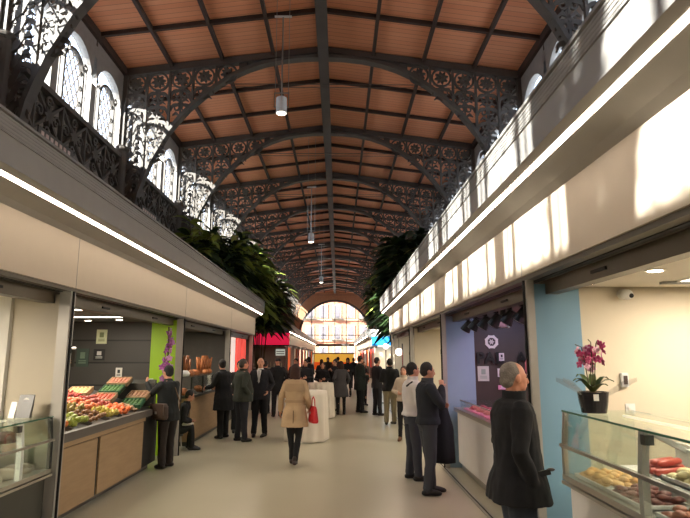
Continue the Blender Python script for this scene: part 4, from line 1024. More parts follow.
# ------------------------------------------------------------------ people
SK = {}
def cm(name, col, rough=.8, **k):
    key = (name, col)
    if key not in SK: SK[key] = mat(name, col, rough, **k)
    return SK[key]
skin_m = cm('skin', (196, 140, 112), .5, vary=.06); skin_r = cm('ruddy_skin', (204, 138, 108), .5, vary=.08, scale=20)
TORSO = [(.84, .0, .05, .05), (.88, .0, .15, .105), (.95, .0, .165, .115), (1.02, .0, .150, .108), (1.10, .0, .138, .100), (1.20, .0, .150, .108), (1.30, .0, .162, .112), (1.38, .0, .172, .108), (1.43, .0, .165, .09), (1.465, 0, .11, .075), (1.50, .0, .055, .055)]
def V(*a): return Vector(a)
def person(label, x, y, face, H=1.75, w=1.0, belly=0.0, sex='m', vox=.013, lean=0.0, legs=None, arms=None, turn=0, nod=0, hairst='short', hair=(30, 24, 20), skin=None,
           top=(30, 30, 34), tophem=.86, flare=0.0, topname='jacket', shirt=None, trouser=(28, 28, 32), shoe=(18, 16, 15), collar=None, group=None, extras=None, z0=0, seat=None, bare=False):
    s = H / 1.75; skin = skin or skin_m
    P = lambda v: Vector(v) * s
    root = thing('person', label, 'person', (x, y, z0), R(face), group)
    dl = lambda z: lean * max(0, (z - .9)) / .6           # forward shift with height
    dz = seat if seat else 0                               # vertical drop of torso when seated
    T = lambda p: P((p[0], p[1] + dl(p[2]), p[2] - dz))
    sw = .175 * w if sex == 'm' else .155 * w
    hip = .09
    legs = legs or {'L': ((-.10, .01, .48), (-.11, -.02, .09), 0), 'R': ((.10, .02, .48), (.11, .03, .09), 0)}
    arms = arms or {'L': ((-sw - .06, -.02, 1.15), (-sw - .07, .06, .90)), 'R': ((sw + .06, -.02, 1.15), (sw + .07, .06, .90))}
    def torso(g, inf=0, z_lo=None, z_hi=None):
        secs = []
        for z, cy, rx, ry in TORSO:
            b = belly * math.exp(-((z - 1.08) / .16) ** 2)
            if z_lo and z < z_lo: continue
            if z_hi and z > z_hi: continue
            q = T((0, cy + b * .5, z)); secs.append((q.z, q.x, q.y, (rx * w + inf + b * .4) * s, (ry * (w * .5 + .5) + inf + b * .6) * s))
        g.sect(secs, 22, 2.3)
    def rad(*r): return [q * s for q in r]
    # body: one continuous surface
    g = G(); torso(g)
    neck0, neck1 = T((0, .0, 1.45)), T((0, .02, 1.58))
    g.tube([neck0, neck1], rad(.06, .055), 12)
    hc = T((0, .025, 1.635)); hm = Euler((R(nod), 0, R(turn))).to_matrix()
    Hd = lambda a, b, c: hc + hm @ (Vector((a, b, c)) * s)
    E = lambda g, c, r: g.ell(Hd(*c), [q * s for q in r], hm, 16, 11)
    E(g, (0, -.012, .012), (.074, .094, .098)); E(g, (0, .03, -.055), (.056, .060, .060)); E(g, (0, .06, -.092), (.026, .026, .020))
    E(g, (0, .068, .018), (.050, .020, .014)); E(g, (0, .05, -.02), (.056, .038, .05))
    g.tube([Hd(0, .082, .012), Hd(0, .100, -.015), Hd(0, .103, -.03)], rad(.009, .012, .014), 8)
    E(g, (0, .086, -.058), (.022, .012, .010))
    for e in (-1, 1): E(g, (e * .074, -.005, -.008), (.010, .020, .032))
    sh = {}
    for k, e in (('L', -1), ('R', 1)):
        el, wr = arms[k]
        S = T((e * sw * .93, 0, 1.405)); Ev = T(el); W = T(wr); sh[k] = (S, Ev, W)
        g.tube([S, (S + Ev) / 2, Ev, (Ev + W) / 2 + (Ev - W) * .1, W], rad(.055, .047, .04, .037, .026), 10)
        d = (W - Ev).normalized(); inw = Vector((-e, 0, 0)); side = Vector((0, 1, 0)) if abs(d.y) < .7 else Vector((0, 0, 1))
        side = (side - d * side.dot(d)).normalized(); nrm = d.cross(side).normalized()
        if nrm.dot(inw) < 0: nrm = -nrm
        palm = Matrix((side, nrm, d)).transposed()
        g.ell(W + d * .045 * s, (.040 * s, .017 * s, .052 * s), palm, 12, 8)
        for q, (off, ln) in enumerate(((.030, .068), (.010, .078), (-.010, .072), (-.029, .056))):
            a = W + d * .075 * s + side * off * s; b = a + d * ln * .5 * s + nrm * .010 * s; c = b + d * ln * .35 * s + nrm * .026 * s
            g.tube([a, b, c], rad(.0095, .0088, .008), 7)
        a = W + d * .022 * s + side * .030 * s; b = a + (side * .030 + d * .026 + nrm * .010) * s; g.tube([a, b, b + (d * .030 + nrm * .014 + side * .004) * s], rad(.013, .011, .009), 7)
        kn, an, ft = legs[k]
        HP = P((e * hip * w, 0, .90 - dz)) ; K = P(kn); A = P(an)
        g.tube([HP, (HP + K) / 2, K, (K * .65 + A * .35), A], rad(.088, .072, .052, .052, .034), 12)
        fd = Vector((math.sin(R(ft)), math.cos(R(ft)), 0))
        g.tube([A + V(0, 0, -.03 * s) - fd * .02 * s, A + V(0, 0, -.05 * s) + fd * .12 * s], rad(.034, .026), 8)
        legs[k] = (K, A, fd, HP)
    g.build('body', skin, root, vox=vox * .9, soft=1)
    # shoes
    for k in 'LR':
        K, A, fd, HP = legs[k]
        b = Vector((A.x, A.y, max(0, A.z - .09 * s)))
        f = G(); f.tube([b + V(0, 0, .045 * s) - fd * .045 * s, b + V(0, 0, .05 * s) + fd * .03 * s, b + V(0, 0, .032 * s) + fd * .13 * s, b + V(0, 0, .026 * s) + fd * .175 * s], rad(.040, .046, .040, .030), 12, up=(0, 0, 1))
        f.tube([A - V(0, 0, .04 * s), A + V(0, 0, .03 * s)], rad(.046, .048), 12)
        f.build('shoe', cm('shoe_leather', shoe, .45), root, vox=vox * .85, soft=1, floor=0.001)
    # trousers
    g = G()
    if not bare:
        for k in 'LR':
            K, A, fd, HP = legs[k]
            U = HP + V(0, 0, .02 * s)
            g.tube([U, (U + K) / 2, K, (K + A) / 2, A + V(0, 0, .0)], rad(.108 * w, .094, .075, .068, .064) if sex == 'm' else rad(.10 * w, .084, .060, .054, .050), 14)
        gg = [(.83, .0, .12, .10), (.9, .0, .172, .125), (.98, .0, .165, .12), (1.06, .0, .148, .112)]
        g.sect([(z * s - dz * s, 0, belly * .3 * s, (rx * w + belly * .25) * s, (ry + belly * .5) * s) for z, cy, rx, ry in gg], 22, 2.3)
        g.build('trousers', cm('trouser_cloth', trouser, .85, vary=.15, bump=.1), root, vox=vox, soft=2, folds=.007)
    # shirt and top
    if shirt:
        g = G(); torso(g, .014, 1.0, 1.47); q = T((0, .012, 1.50)); g.sect([(q.z - .05 * s, q.x, q.y, .085 * s, .075 * s), (q.z + .012 * s, q.x, q.y, .066 * s, .066 * s)], 16)
        g.build('shirt', cm('shirt_cloth', shirt, .8), root, vox=vox, soft=1)
    g = G(); inf = .028
    secs = []
    zt = [tophem + (1.0 - tophem) * q / 3 for q in range(3)] if tophem < .97 else []
    for z in zt:
        q = T((0, belly * .3, z)); fl = flare * (1.0 - z) / max(.05, (1.0 - tophem)); q2 = Vector((q.x, q.y * (1 if z > .9 else 1), q.z))
        secs.append((q2.z, q2.x, q2.y, (.172 * w + inf + fl + belly * .3) * s, (.128 + inf + fl + belly * .4) * s))
    for z, cy, rx, ry in TORSO:
        if z < max(tophem, .97): continue
        if z > 1.47: continue
        b = belly * math.exp(-((z - 1.08) / .16) ** 2); q = T((0, cy + b * .5, z))
        secs.append((q.z, q.x, q.y, (rx * w + inf + b * .4) * s, (ry * (w * .5 + .5) + inf + b * .6) * s))
    q = T((0, .005, 1.49)); secs.append((q.z, q.x, q.y, .076 * s, .074 * s)); 
    if not shirt: q = T((0, .01, 1.525)); secs.append((q.z, q.x, q.y, .072 * s, .074 * s))
    g.sect(secs, 24, 2.4)
    for k in 'LR':
        S, Ev, W = sh[k]
        g.tube([S, (S + Ev) / 2, Ev, (Ev + W) / 2, W - (W - Ev).normalized() * .01 * s], rad(.078, .066, .058, .053, .045), 14)
    g.build(topname, cm(topname + '_cloth', top, .9, vary=.12, bump=.15, scale=5), root, vox=vox, soft=2, folds=.009)
    if collar:
        g = G(); q = T((0, .012, 1.50)); g.sect([(q.z - .05 * s, q.x, q.y, .100 * s, .094 * s), (q.z, q.x, q.y + .004, .084 * s, .086 * s), (q.z + .045 * s, q.x, q.y + .008, .082 * s, .086 * s), (q.z + .04 * s, q.x, q.y + .008, .07 * s, .07 * s), (q.z, q.x, q.y, .066 * s, .066 * s)], 18)
        g.build('collar', cm('collar_cloth', collar, .85), root, vox=vox * .8, soft=1)
    # hair
    g = G()
    if hairst == 'bald':
        E(g, (0, -.040, -.012), (.079, .072, .052))
    elif hairst == 'thin':
        E(g, (0, -.030, .021), (.0785, .083, .092)); E(g, (0, -.055, -.03), (.070, .052, .050))
    else:
        E(g, (0, -.022, .030), (.084, .093, .096)); E(g, (0, -.045, -.015), (.078, .065, .070))
        if hairst == 'long':
            g.sect([(Hd(0, 0, -.20).z, Hd(0, -.06, -.2).x, Hd(0, -.06, -.2).y, .06 * s, .035 * s), (Hd(0, 0, -.14).z, Hd(0, -.055, -.1).x, Hd(0, -.055, -.1).y, .098 * s, .06 * s), (Hd(0, 0, -.02).z, Hd(0, -.05, 0).x, Hd(0, -.05, 0).y, .094 * s, .075 * s), (Hd(0, 0, .06).z, Hd(0, -.03, 0).x, Hd(0, -.03, 0).y, .085 * s, .085 * s)], 18)
        if hairst == 'cap':
            g = G(); E(g, (0, -.012, .045), (.086, .102, .074)); E(g, (0, .095, .045), (.06, .045, .010))
    if hairst == 'hood':
        g = G(); E(g, (0, -.022, .012), (.094, .104, .112)); E(g, (0, -.05, -.08), (.09, .07, .07))
    g.build('cap' if hairst == 'cap' else ('hood' if hairst == 'hood' else 'hair'), cm('hair_strands', hair, .7, vary=.3, scale=25, bump=.4), root, vox=vox * .8, soft=1, jit=.0015)
    for e in (-1, 1):
        g = G(); E(g, (e * .028, .074, .004), (.010, .008, .007)); g.build('eye', cm('eye_dark', (40, 30, 26), .3), root, smooth=True)
    g = G()
    for e in (-1, 1): g.tube([Hd(e * .014, .0875, .024), Hd(e * .045, .078, .026)], .0045 * s, 6)
    g.build('eyebrows', cm('brow', tuple(min(255, c) for c in hair), .8), root, smooth=True)
    if extras: extras(root, T, Hd, sh, s)
    return root
LG = {}
def stand(): return {'L': ((-.10, .01, .48), (-.12, -.02, .09), 12), 'R': ((.10, .02, .48), (.12, .03, .09), -12)}
def walk(): return {'L': ((-.09, .10, .49), (-.08, .02, .11), 0), 'R': ((.08, .04, .47), (.06, -.02, .10), 0)}
POC = {'L': ((-.27, -.08, 1.16), (-.20, .07, 1.0)), 'R': ((.27, -.08, 1.16), (.21, .07, 1.0))}
FOLD = {'L': ((-.25, .03, 1.15), (-.12, .24, 1.16)), 'R': ((.25, .03, 1.15), (.10, .25, 1.12))}
UP = {'L': ((-.24, .14, 1.18), (-.07, .30, 1.36)), 'R': ((.24, .16, 1.20), (.07, .30, 1.38))}

# elderly man in the foreground
def ex_old(root, T, Hd, sh, s):
    g = G(); q = T((0, .012, 1.47)); 
    g.tube([T((0, .15, .80)), T((.005, .155, 1.0)), T((.005, .15, 1.2)), T((0, .14, 1.38))], .010, 8); g.build('front_placket', cm('placket', (14, 14, 16), .7), root, smooth=True)
    g = G().obox(T((.18, .13, 1.00)), (.02, .10, .035), Euler((.2, 0, 0)).to_matrix()); g.build('pocket_flap', cm('placket', (14, 14, 16), .7), root)
    G().ell(T((.165, .19, 1.02)), (.012, .03, .012)).build('button', cm('button', (60, 50, 44), .4), root, smooth=True)
person('elderly grey haired man in black coat and dark jeans, largest figure at right', 1.29, 4.25, -88, 1.78, 1.08, .04, vox=.009, turn=6, nod=-3, hairst='thin', hair=(128, 118, 108), skin=skin_r,
       legs={'L': ((-.10, .03, .48), (-.11, .02, .09), 5), 'R': ((.10, .00, .48), (.11, -.03, .09), -5)},
       arms={'L': ((-.27, -.03, 1.16), (-.21, .12, .98)), 'R': ((.265, -.05, 1.15), (.20, .05, .93))},
       top=(17, 17, 20), tophem=.79, flare=.045, topname='coat', trouser=(44, 50, 60), collar=(18, 18, 20), extras=ex_old)
# navy man with jacket over his arm, hand at mouth
def ex_navy(root, T, Hd, sh, s):
    g = G(); pts = [T((-.06, .075, 1.46)), T((-.05, .14, 1.36)), T((0, .155, 1.22))]; g.tube(pts, .006, 6); g.tube([T((.06, .075, 1.46)), T((.05, .14, 1.36)), T((0, .155, 1.22))], .006, 6)
    g.build('lanyard', cm('lanyard', (190, 190, 190), .6), root, smooth=True)
person('man in dark navy sweater and grey jeans eating, jacket over his arm', 1.22, 7.9, -82, 1.73, 1.0, .02, vox=.011, nod=-8,
       arms={'L': ((-.22, .16, 1.17), (-.18, .24, 1.16)), 'R': ((.24, .14, 1.17), (.06, .20, 1.42))}, legs={'L': ((-.10, .05, .48), (-.10, .07, .09), 8), 'R': ((.10, .01, .48), (.11, -.05, .09), -5)},
       top=(30, 34, 40), tophem=.92, topname='sweater', trouser=(52, 54, 60), shoe=(20, 20, 22), collar=(60, 64, 68), hair=(34, 26, 22), extras=ex_navy)
g = G()
rings = []
for i in range(13):
    q = i / 12; z = 1.22 - .86 * q; ring = []
    for j in range(24):
        a = 2 * PI * j / 24; rx = (.06 + .08 * min(1, q * 2.2)) * (1 + .12 * math.sin(3 * a + q * 3)); ry = (.07 + .05 * q) * (1 + .10 * math.cos(4 * a))
        ring.append((rx * math.cos(a) + .03 * q, ry * math.sin(a), z))
    rings.append(ring)
g.loft(rings); g.ell((0, 0, 1.22), (.06, .09, .05))
jk = g.build('draped_jacket', cm('jacket_hung', (22, 24, 30), .9, bump=.2), smooth=True); jk.location = (1.46, 8.16, 0)
tag(jk, 'dark blue jacket hanging from the arm of the navy sweater man', 'jacket')
# white shirt man behind him
def ex_white(root, T, Hd, sh, s):
    G().tube([T((.10, -.125, 1.40)), T((.15, -.06, 1.46)), T((.13, .06, 1.43)), T((.04, .16, 1.25))], .014, 8).build('strap', cm('strap', (20, 20, 22), .6), root, smooth=True)
person('man in white shirt with dark strap standing behind the navy sweater man', 1.13, 8.75, -75, 1.72, 1.0, .03, vox=.012, arms={'L': ((-.24, .06, 1.14), (-.16, .26, 1.08)), 'R': ((.25, .02, 1.14), (.20, .2, 1.02))},
       top=(212, 206, 200), tophem=.95, topname='shirt', trouser=(52, 54, 62), collar=(205, 200, 196), hair=(30, 24, 20), extras=ex_white)
person('woman in beige top and black skirt half hidden behind the white shirt man', 1.47, 12.7, 160, 1.60, .95, sex='f', hairst='long', hair=(60, 40, 28), top=(186, 168, 146), tophem=.92, topname='cardigan', trouser=(24, 22, 24), shoe=(100, 66, 44), collar=(180, 165, 145), arms=dict(FOLD))
person('man in black jacket and khaki trousers seen from behind', 1.42, 15.6, 12, 1.75, 1.1, .02, legs=stand(), top=(24, 26, 28), tophem=.88, trouser=(140, 130, 104), shoe=(60, 56, 50), collar=(22, 22, 24), hair=(26, 22, 20), arms=dict(FOLD))
person('man in dark suit with red shirt facing right before the khaki trousered man', 1.22, 17.9, -60, 1.78, 1.0, top=(26, 24, 28), tophem=.82, topname='suit_jacket', shirt=(150, 40, 40), trouser=(28, 28, 34), arms=dict(FOLD), hair=(28, 22, 20))
person('tall man in long dark green coat standing in the middle facing right', .72, 18.8, -70, 1.82, 1.1, .03, top=(34, 42, 38), tophem=.70, flare=.02, topname='coat', trouser=(24, 26, 28), hair=(26, 22, 18), arms=dict(FOLD))
person('small person in dark clothes just right of the tall green coat man', .95, 21.5, -150, 1.62, .95, sex='f', hairst='long', hair=(70, 34, 26), top=(40, 26, 28), tophem=.85, trouser=(24, 24, 28), arms=dict(POC))
person('woman in grey knee length coat and reddish scarf with her back turned', .10, 18.2, 10, 1.66, 1.0, sex='f', hairst='long', hair=(50, 28, 22), top=(70, 68, 70), tophem=.58, flare=.06, topname='coat', trouser=(22, 22, 24), collar=(120, 36, 36), arms=dict(POC))
# left group
person('person in long black coat leaning towards the bread counter', -2.58, 13.1, 60, 1.74, 1.05, .04, top=(16, 16, 18), tophem=.62, flare=.03, topname='coat', trouser=(20, 20, 22), hair=(34, 26, 22), arms={'L': ((-.25, .12, 1.16), (-.2, .36, 1.1)), 'R': ((.25, .10, 1.16), (.18, .34, 1.1))}, turn=-30, lean=.06, legs=stand())
person('dark haired person with pinkish face just behind the black coated one', -2.42, 14.1, 190, 1.70, 1.0, top=(30, 22, 24), tophem=.8, trouser=(22, 22, 24), hair=(24, 20, 18), arms=dict(POC), skin=skin_r)
person('heavy grey haired man in dark green jacket facing the suited man', -2.10, 12.6, -55, 1.76, 1.18, .09, vox=.012, top=(50, 54, 46), tophem=.84, trouser=(34, 36, 44), hair=(70, 62, 56), collar=(46, 50, 42), arms=dict(POC), legs=stand(), skin=skin_r)
def ex_suit(root, T, Hd, sh, s):
    G().prism([(T((0, 0, 1.46)).x - .012, T((0, 0, 1.46)).z), (T((0, 0, 1.46)).x + .012, T((0, 0, 1.46)).z), (.022, T((0, 0, 1.22)).z), (0, T((0, 0, 1.18)).z), (-.022, T((0, 0, 1.22)).z)], 'y', .150, .158).build('necktie', cm('tie', (180, 178, 176), .5), root)
    G().prism([(-.055, T((0, 0, 1.48)).z), (.055, T((0, 0, 1.48)).z), (0, T((0, 0, 1.17)).z)], 'y', .138, .149).build('shirt_front', cm('shirt_white', (225, 222, 218), .7), root)
person('bald man in dark suit, white shirt and pale tie facing the viewer', -1.80, 13.35, 172, 1.78, 1.02, .02, vox=.012, hairst='bald', hair=(90, 76, 66), top=(22, 22, 28), tophem=.82, topname='suit_jacket', shirt=(225, 222, 218), trouser=(22, 22, 26), arms=dict(POC), legs=stand(), extras=ex_suit, turn=15)
person('person in black coat and dark cap right behind the bald man', -1.85, 17.6, 20, 1.76, 1.05, top=(20, 22, 26), tophem=.75, topname='coat', trouser=(20, 20, 24), hairst='cap', hair=(30, 32, 36), arms=dict(POC))
person('dark dressed person between the bald man and the capped person', -2.35, 18.5, -10, 1.66, 1.0, top=(24, 22, 24), tophem=.75, topname='coat', trouser=(20, 20, 24), arms=dict(POC))
person('tall dark coated person at the left of the woman in beige, behind the capped one', -1.42, 19.4, 160, 1.74, 1.1, top=(28, 26, 28), tophem=.8, trouser=(20, 20, 24), arms=dict(FOLD))
# woman in trench coat
def ex_trench(root, T, Hd, sh, s):
    m = cm('trench_cloth', (176, 150, 118), .85, vary=.05)
    g = G(); q = T((0, 0, 1.10)); g.sect([(q.z - .022, 0, q.y, .182, .144), (q.z + .022, 0, q.y, .182, .144)], 24, 2.4); g.build('belt', m, root)
    g = G()
    for i in range(2): pass
    gr = []
    for k in range(13):
        a = PI + PI * k / 12; gr.append([(.19 * math.cos(a) * .97, .135 * math.sin(a) - .008, T((0, 0, 1.44)).z - .03), (.205 * math.cos(a), .15 * math.sin(a) - .008, T((0, 0, 1.28)).z - .015 * abs(math.sin(k)))])
    g.sheet(gr); g.build('storm_flap', m, root, smooth=True)
    g = G().box(-.006, .006, -.188, -.168, T((0, 0, .66)).z, T((0, 0, .95)).z); g.build('back_vent', cm('vent_dark', (120, 100, 76), .9), root)
wp = person('woman in beige belted trench coat and black trousers walking away', -.74, 9.95, -4, 1.68, .98, sex='f', vox=.011, hairst='long', hair=(62, 34, 24), top=(190, 164, 130), tophem=.66, flare=.055, topname='trench_coat', trouser=(18, 18, 22), shoe=(48, 36, 32), collar=(186, 160, 126), extras=ex_trench,
       legs={'L': ((-.07, .04, .48), (-.05, .06, .10), 0), 'R': ((.07, .0, .48), (.035, -.14, .11), 0)}, arms={'L': ((-.25, -.02, 1.16), (-.27, .03, .93)), 'R': ((.24, -.05, 1.16), (.235, .10, .98))}, z0=0)
t = thing('handbag', 'bright red handbag hanging at the right side of the beige coat woman', 'bag', (-.42, 9.9, .7), R(-70)); 
bm1 = mat('red_leather', (196, 26, 36), .45, vary=.1)
G().sect([(0, 0, 0, .15, .05), (.03, 0, 0, .16, .06), (.22, 0, 0, .13, .04), (.27, 0, 0, .115, .02)], 20, 4).build('bag_body', bm1, t)
G().tube([(-.09, 0, .25), (-.07, 0, .38), (0, 0, .43), (.07, 0, .38), (.09, 0, .25)], .009, 8, up=(0, 1, 0)).build('handle', bm1, t, smooth=True)
G().box(-.02, .02, -.062, -.05, .14, .18).build('clasp', M['steel'], t)
# behind the tables
person('dark dressed man left behind the further white table', -1.05, 18.6, 165, 1.70, 1.05, top=(26, 28, 34), tophem=.8, trouser=(24, 24, 28), arms=dict(FOLD))
person('woman with pale face behind the middle of the further white table', -.5, 18.8, 175, 1.62, 1.0, sex='f', hairst='long', hair=(60, 40, 30), top=(24, 22, 26), tophem=.8, trouser=(24, 24, 28), arms=dict(FOLD))
person('dark haired man behind the right side of the further white table', -.10, 19.6, 150, 1.70, 1.05, top=(26, 26, 30), tophem=.8, trouser=(24, 24, 28), arms=dict(UP))
# fruit stall man
def ex_fruit(root, T, Hd, sh, s):
    G().tube([T((-.12, .10, 1.44)), T((.02, -.14, 1.36)), T((.14, -.14, 1.1)), T((.20, -.06, .98))], .010, 8).build('bag_strap', cm('brown_strap', (120, 92, 66), .6), root, smooth=True)
person('man in black coat photographing the fruit with raised hands', -2.84, 9.72, 62, 1.66, 1.06, .03, vox=.011, hairst='short', hair=(20, 18, 18), arms={'L': ((-.20, .22, 1.26), (-.10, .42, 1.44)), 'R': ((.22, .22, 1.24), (.06, .44, 1.42))}, top=(22, 26, 26), tophem=.80, topname='coat', trouser=(44, 36, 30), shoe=(46, 36, 30), extras=ex_fruit, lean=.03, legs=stand())
t = thing('shoulder_bag', 'brown leather shoulder bag at the hip of the photographing man', 'bag', (-2.92, 9.50, .80), R(-28)); bm2 = mat('brown_leather', (58, 42, 32), .5, vary=.2)
G().sect([(0, 0, 0, .15, .05), (.03, 0, 0, .165, .065), (.2, 0, 0, .16, .06), (.25, 0, 0, .14, .03)], 20, 4).build('bag_body', bm2, t)
G().box(-.15, .15, -.078, -.055, .07, .25).build('flap', bm2, t); G().box(-.02, .02, -.085, -.075, .09, .13).build('buckle', M['steel'], t)
t = thing('compact_camera', 'small pale camera held up by the man at the fruit stall', 'camera', (-3.24, 9.93, 1.40), R(62))
G().box(-.055, .055, -.014, .014, -.035, .035).build('body', M['whiteplastic'], t, bevel=.004); G().cyl((0, .014, 0), (0, .04, 0), .025, n=14).build('lens', M['black'], t)
# seated person past the post
t = thing('stool', 'low dark stool under the seated person by the left post', 'stool', (-3.2, 11.5, 0)); o = t.location
G().cyl((-3.2, 11.5, .27), (-3.2, 11.5, .31), .15, n=20).build('seat', M['case_dark'], t, org=o)
for k in range(3): a = k * 2.1 + .4; G().cyl((-3.2 + .1 * math.cos(a), 11.5 + .1 * math.sin(a), .27), (-3.2 + .13 * math.cos(a), 11.5 + .13 * math.sin(a), 0), .014, n=8).build('leg', M['steel'], t, org=o)
def ex_seat(root, T, Hd, sh, s):
    G().sect([(.47, 0, .18, .14, .10), (.495, 0, .2, .18, .15), (.53, 0, .2, .14, .12)], 16).build('lap_cloth', cm('lap', (206, 200, 190), .8), root, smooth=True)
person('seated person in dark clothes with white cloth on the lap beside the left post', -3.2, 11.5, -75, 1.6, 1.0, top=(24, 22, 22), tophem=.98, topname='sweater', trouser=(22, 22, 24), seat=.50, lean=.20,
       legs={'L': ((-.13, .33, .46), (-.12, .30, .09), 10), 'R': ((.13, .33, .46), (.12, .34, .09), -10)}, arms={'L': ((-.26, .08, 1.14), (-.10, .24, 1.10)), 'R': ((.26, .08, 1.14), (.10, .24, 1.10))}, nod=-20, extras=ex_seat)
# the crowd far down the aisle
crowd = [(-1.3, 24, 170, (40, 30, 30), 'far dark haired person left of the aisle between the stall rows'), (-.75, 26, 10, (34, 34, 40), 'far person in dark blue near the aisle middle, back turned'), (-.1, 24.5, 185, (60, 30, 30), 'far person in wine red top in the aisle middle'),
         (.45, 26, 170, (30, 30, 34), 'far person in black right of the grey coat woman'), (.0, 29, 0, (50, 46, 44), 'far person in brown jacket deep in the aisle'), (1.2, 29, 200, (130, 40, 36), 'far person in red jacket near the right stall row'),
         (-1.7, 31, 150, (34, 32, 36), 'far person in black by the red sign corner'), (.9, 33, 20, (40, 40, 44), 'deepest visible dark figure right of the aisle'), (-.6, 34, 170, (70, 60, 54), 'deepest visible figure left of the aisle in taupe'), (-1.1, 21.5, 40, (30, 28, 30), 'dark figure close behind the two white tables')]
for k, (x, y, f, c, l) in enumerate(crowd):
    person(l, x, y, f, 1.64 + .035 * (k % 5), 1.0 + .05 * (k % 3), sex='mf'[k % 2], hairst=['short', 'long', 'short', 'hood', 'short'][k % 5], hair=[(30, 24, 20), (66, 40, 26), (80, 70, 60), (40, 36, 36), (24, 20, 18)][k % 5], top=c, tophem=.75 + .03 * (k % 4), trouser=(26, 26, 30), arms=[dict(POC), dict(FOLD)][k % 2], vox=.017)
# ------------------------------------------------------------------ planting on the stall roofs
def shrub(label, x, y, z, h, spread, n, seed, bright=.15, lowq=.12, hmin=.5):
    r = random.Random(seed)
    t = thing('roof_plant', label, 'plant', (x, y, z), 0, None); o = t.location
    G().box(x - .35, x + .35, y - .35, y + .35, z, z + .4).build('planter', M['case_dark'], t, org=o, bevel=.01)
    G().box(x - .32, x + .32, y - .32, y + .32, z + .4, z + .405).build('soil', M['soil'], t, org=o)
    st = G(); lf = G(); lb = G(); tips = []
    for k in range(7):
        a = r.uniform(0, 2 * PI); rr_ = spread * r.uniform(.15, .6); hh = h * r.uniform(hmin, .95)
        p = [Vector((x + .1 * math.cos(a), y + .1 * math.sin(a), z + .35)), Vector((x + rr_ * .4 * math.cos(a), y + rr_ * .4 * math.sin(a), z + hh * .55)), Vector((x + rr_ * math.cos(a), y + rr_ * math.sin(a), z + hh))]
        st.tube(p, [.035, .025, .012], 6); tips.append(p)
    for k in range(n):
        p = r.choice(tips); q = r.uniform(lowq, 1)
        b = p[0].lerp(p[1], q * 2) if q < .5 else p[1].lerp(p[2], q * 2 - 1)
        a = r.uniform(0, 2 * PI); l = r.uniform(.4, .85) * (spread / 1.0) * (1.1 - .3 * q); el = r.uniform(-.1, 1.2); w = l * .11 + .02
        d = Vector((math.cos(a) * math.cos(el), math.sin(a) * math.cos(el), math.sin(el))); sd = Vector((-math.sin(a), math.cos(a), 0)) + Vector((0, 0, r.uniform(-.5, .5)))
        gr = []
        for i in range(5):
            s = i / 4; c = b + d * l * s + Vector((0, 0, -l * .55 * s * s)); ww = w * math.sin(PI * (s * .86 + .1))
            gr.append([c - sd * ww, c + Vector((0, 0, -ww * .3)), c + sd * ww])
        (lb if r.random() < bright * (1.6 if q > .6 else .4) else lf).sheet(gr)  # sunlit colour goes mostly to leaves near the top
    st.build('stems', M['stem'], t, org=o, smooth=True); lf.build('foliage', M['leaf'], t, org=o, smooth=True); lb.build('sunlit_foliage', M['leaf_sun'], t, org=o, smooth=True)
    return t
RZ = 3.78
shrub('strap leaved plant on the left stall roof, nearest with bright tips', -3.9, 14.8, RZ, 1.7, 1.0, 330, 1, .4)
shrub('bushy plant on the left stall roof, second in the row', -3.6, 16.9, RZ, 2.2, 1.15, 420, 2, .3)
shrub('bushy dark plant on the left stall roof near its far end', -3.5, 18.9, RZ, 2.3, 1.15, 420, 3, .12)
shrub('slim plant further back on the left stall roof', -4.9, 18.2, RZ, 2.1, 1.0, 300, 4, .1)
shrub('large dark potted tree in the gap between the left stalls, furthest left', -5.0, 24.2, 0, 6.4, 2.0, 700, 5, .3, .6, .76)
shrub('tallest potted tree in the gap between the left stalls, with bright top leaves', -4.1, 26.6, 0, 7.3, 2.1, 900, 6, .5, .58, .78)
shrub('potted tree at the aisle edge of the gap between the left stalls', -4.2, 30.6, 0, 6.9, 2.2, 900, 7, .35, .58, .76)
shrub('leafy plant on the roof above the crimson sign', -4.0, 37.4, RZ, 3.2, 1.7, 420, 8, .2)
shrub('large dark potted tree in the gap right of the aisle, nearest one', 3.4, 22.2, 0, 7.4, 1.9, 1000, 9, .03, .5, .7)
shrub('dark potted tree in the gap right of the aisle, behind the sunlit canopy corner', 3.2, 25.6, 0, 7.7, 2.3, 1100, 10, .05, .5, .7)
shrub('dark potted tree in the gap right of the aisle, third from the viewer', 3.6, 31.5, 0, 8.0, 2.6, 1100, 13, .06, .5, .7)
shrub('plant with bright green leaves at the aisle edge above the blue sign', 3.3, 43.6, RZ, 4.4, 1.9, 520, 11, .3)
shrub('furthest dark plant along the far right roof', 3.3, 47.5, RZ, 4.4, 1.7, 420, 12, .12)
# ------------------------------------------------------------------ light, sky, camera
w = bpy.data.worlds.new('sky'); SC.world = w; w.use_nodes = True; nt = w.node_tree
bg = nt.nodes['Background']; tc = nt.nodes.new('ShaderNodeTexCoord'); sp = nt.nodes.new('ShaderNodeSeparateXYZ'); cr = nt.nodes.new('ShaderNodeValToRGB')
nt.links.new(tc.outputs['Generated'], sp.inputs[0]); nt.links.new(sp.outputs['Z'], cr.inputs[0])
cr.color_ramp.elements[0].color = lin((225, 228, 235)); cr.color_ramp.elements[1].color = lin((196, 214, 245))
nt.links.new(cr.outputs[0], bg.inputs[0]); bg.inputs[1].default_value = SKY
sd = bpy.data.lights.new('sun', 'SUN'); sd.energy = SUN; sd.angle = R(.6); sd.color = (1.0, .93, .82)
so = bpy.data.objects.new('sun', sd); COL.objects.link(so)
d = Vector(SUND).normalized(); so.rotation_euler = d.to_track_quat('Z', 'Y').to_euler()
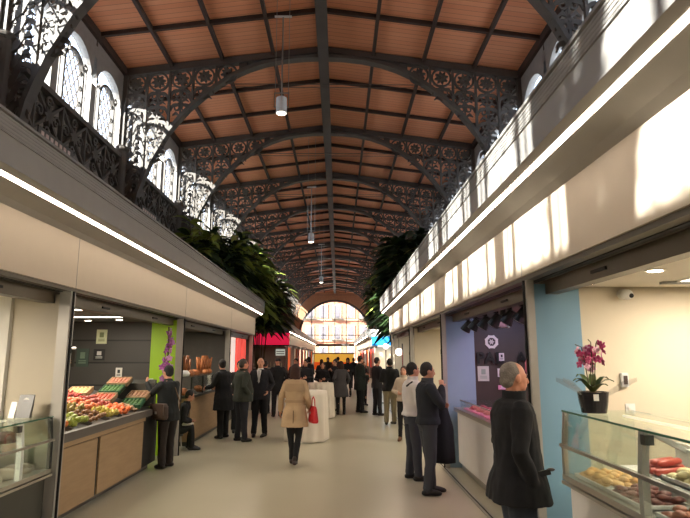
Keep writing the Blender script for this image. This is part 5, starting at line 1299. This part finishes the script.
# stall lighting: the lamps in the ceilings, plus an added butcher fill
for i, (x, y, e) in enumerate([(3.4, 4.3, 55), (3.4, 2.0, 50), (-4.2, 4.2, 170), (-4.2, 7.9, 80), (-4.2, 9.4, 36), (-4.1, 13.1, 60), (-4.1, 17.6, 40), (3.1, 11.9, 80), (3.1, 16.5, 60)]):
    area('panel_lamp', (x, y, 2.44), .9, .7, e)
area('pink_lamp', (2.3, 7.4, 2.30), .3, 3.4, 26, (1, .5, .7), (0, R(-15), 0)); area('blue_lamp', (3.0, 9.0, 2.42), .8, .3, 5, (.5, .55, 1), (R(40), 0, 0))
area('butcher_fill', (3.2, 7.5, 2.42), .6, 2.5, 34, (.85, .9, 1)); area('far_lamp', (-4.6, 36.5, 2.4), 2, 1, 60); area('far_lamp', (3.6, 41, 2.4), 1.5, 1, 60)  # first lamp is an added fill brightening the butcher's wall panel
area('globe_light', (2.2, 23.2, 2.4), .6, 1.5, 40)
for y in (25, 37, 49, 61, 73):
    for x, s in ((-2.7, 1), (1.9, -1)): pass
# hanging spotlights shine down
for (x, y, z) in ((-1.3, 12.0, 7.2), (-1.15, 23.2, 6.5), (-1.05, 34.5, 6.25)):
    l = bpy.data.lights.new('spot', 'SPOT'); l.energy = SPOT; l.spot_size = R(75); l.spot_blend = .6; l.color = (1, .93, .82); l.shadow_soft_size = .1
    ob = bpy.data.objects.new('spot', l); COL.objects.link(ob); ob.location = (x, y, z)

f_ = 560.0; pitch = math.atan(97 / f_); yaw = math.atan(7 * math.cos(pitch) / f_)
cd = bpy.data.cameras.new('camera'); cam = bpy.data.objects.new('camera', cd); COL.objects.link(cam)
cd.sensor_width = 36; cd.lens = f_ / 690 * 36; cd.clip_end = 400; cd.clip_start = .05
cam.location = (0, 0, 1.82); cam.rotation_euler = (PI / 2 + pitch, 0, -yaw)
SC.camera = cam
v = SC.view_settings; v.view_transform = 'Standard'; v.look = 'None'; v.gamma = 1; v.use_curve_mapping = False; v.exposure = EXPO
SC.cycles.sample_clamp_indirect = 6; SC.cycles.use_light_tree = True
SC.cycles.max_bounces = 10; SC.cycles.transparent_max_bounces = 24; SC.cycles.diffuse_bounces = 5
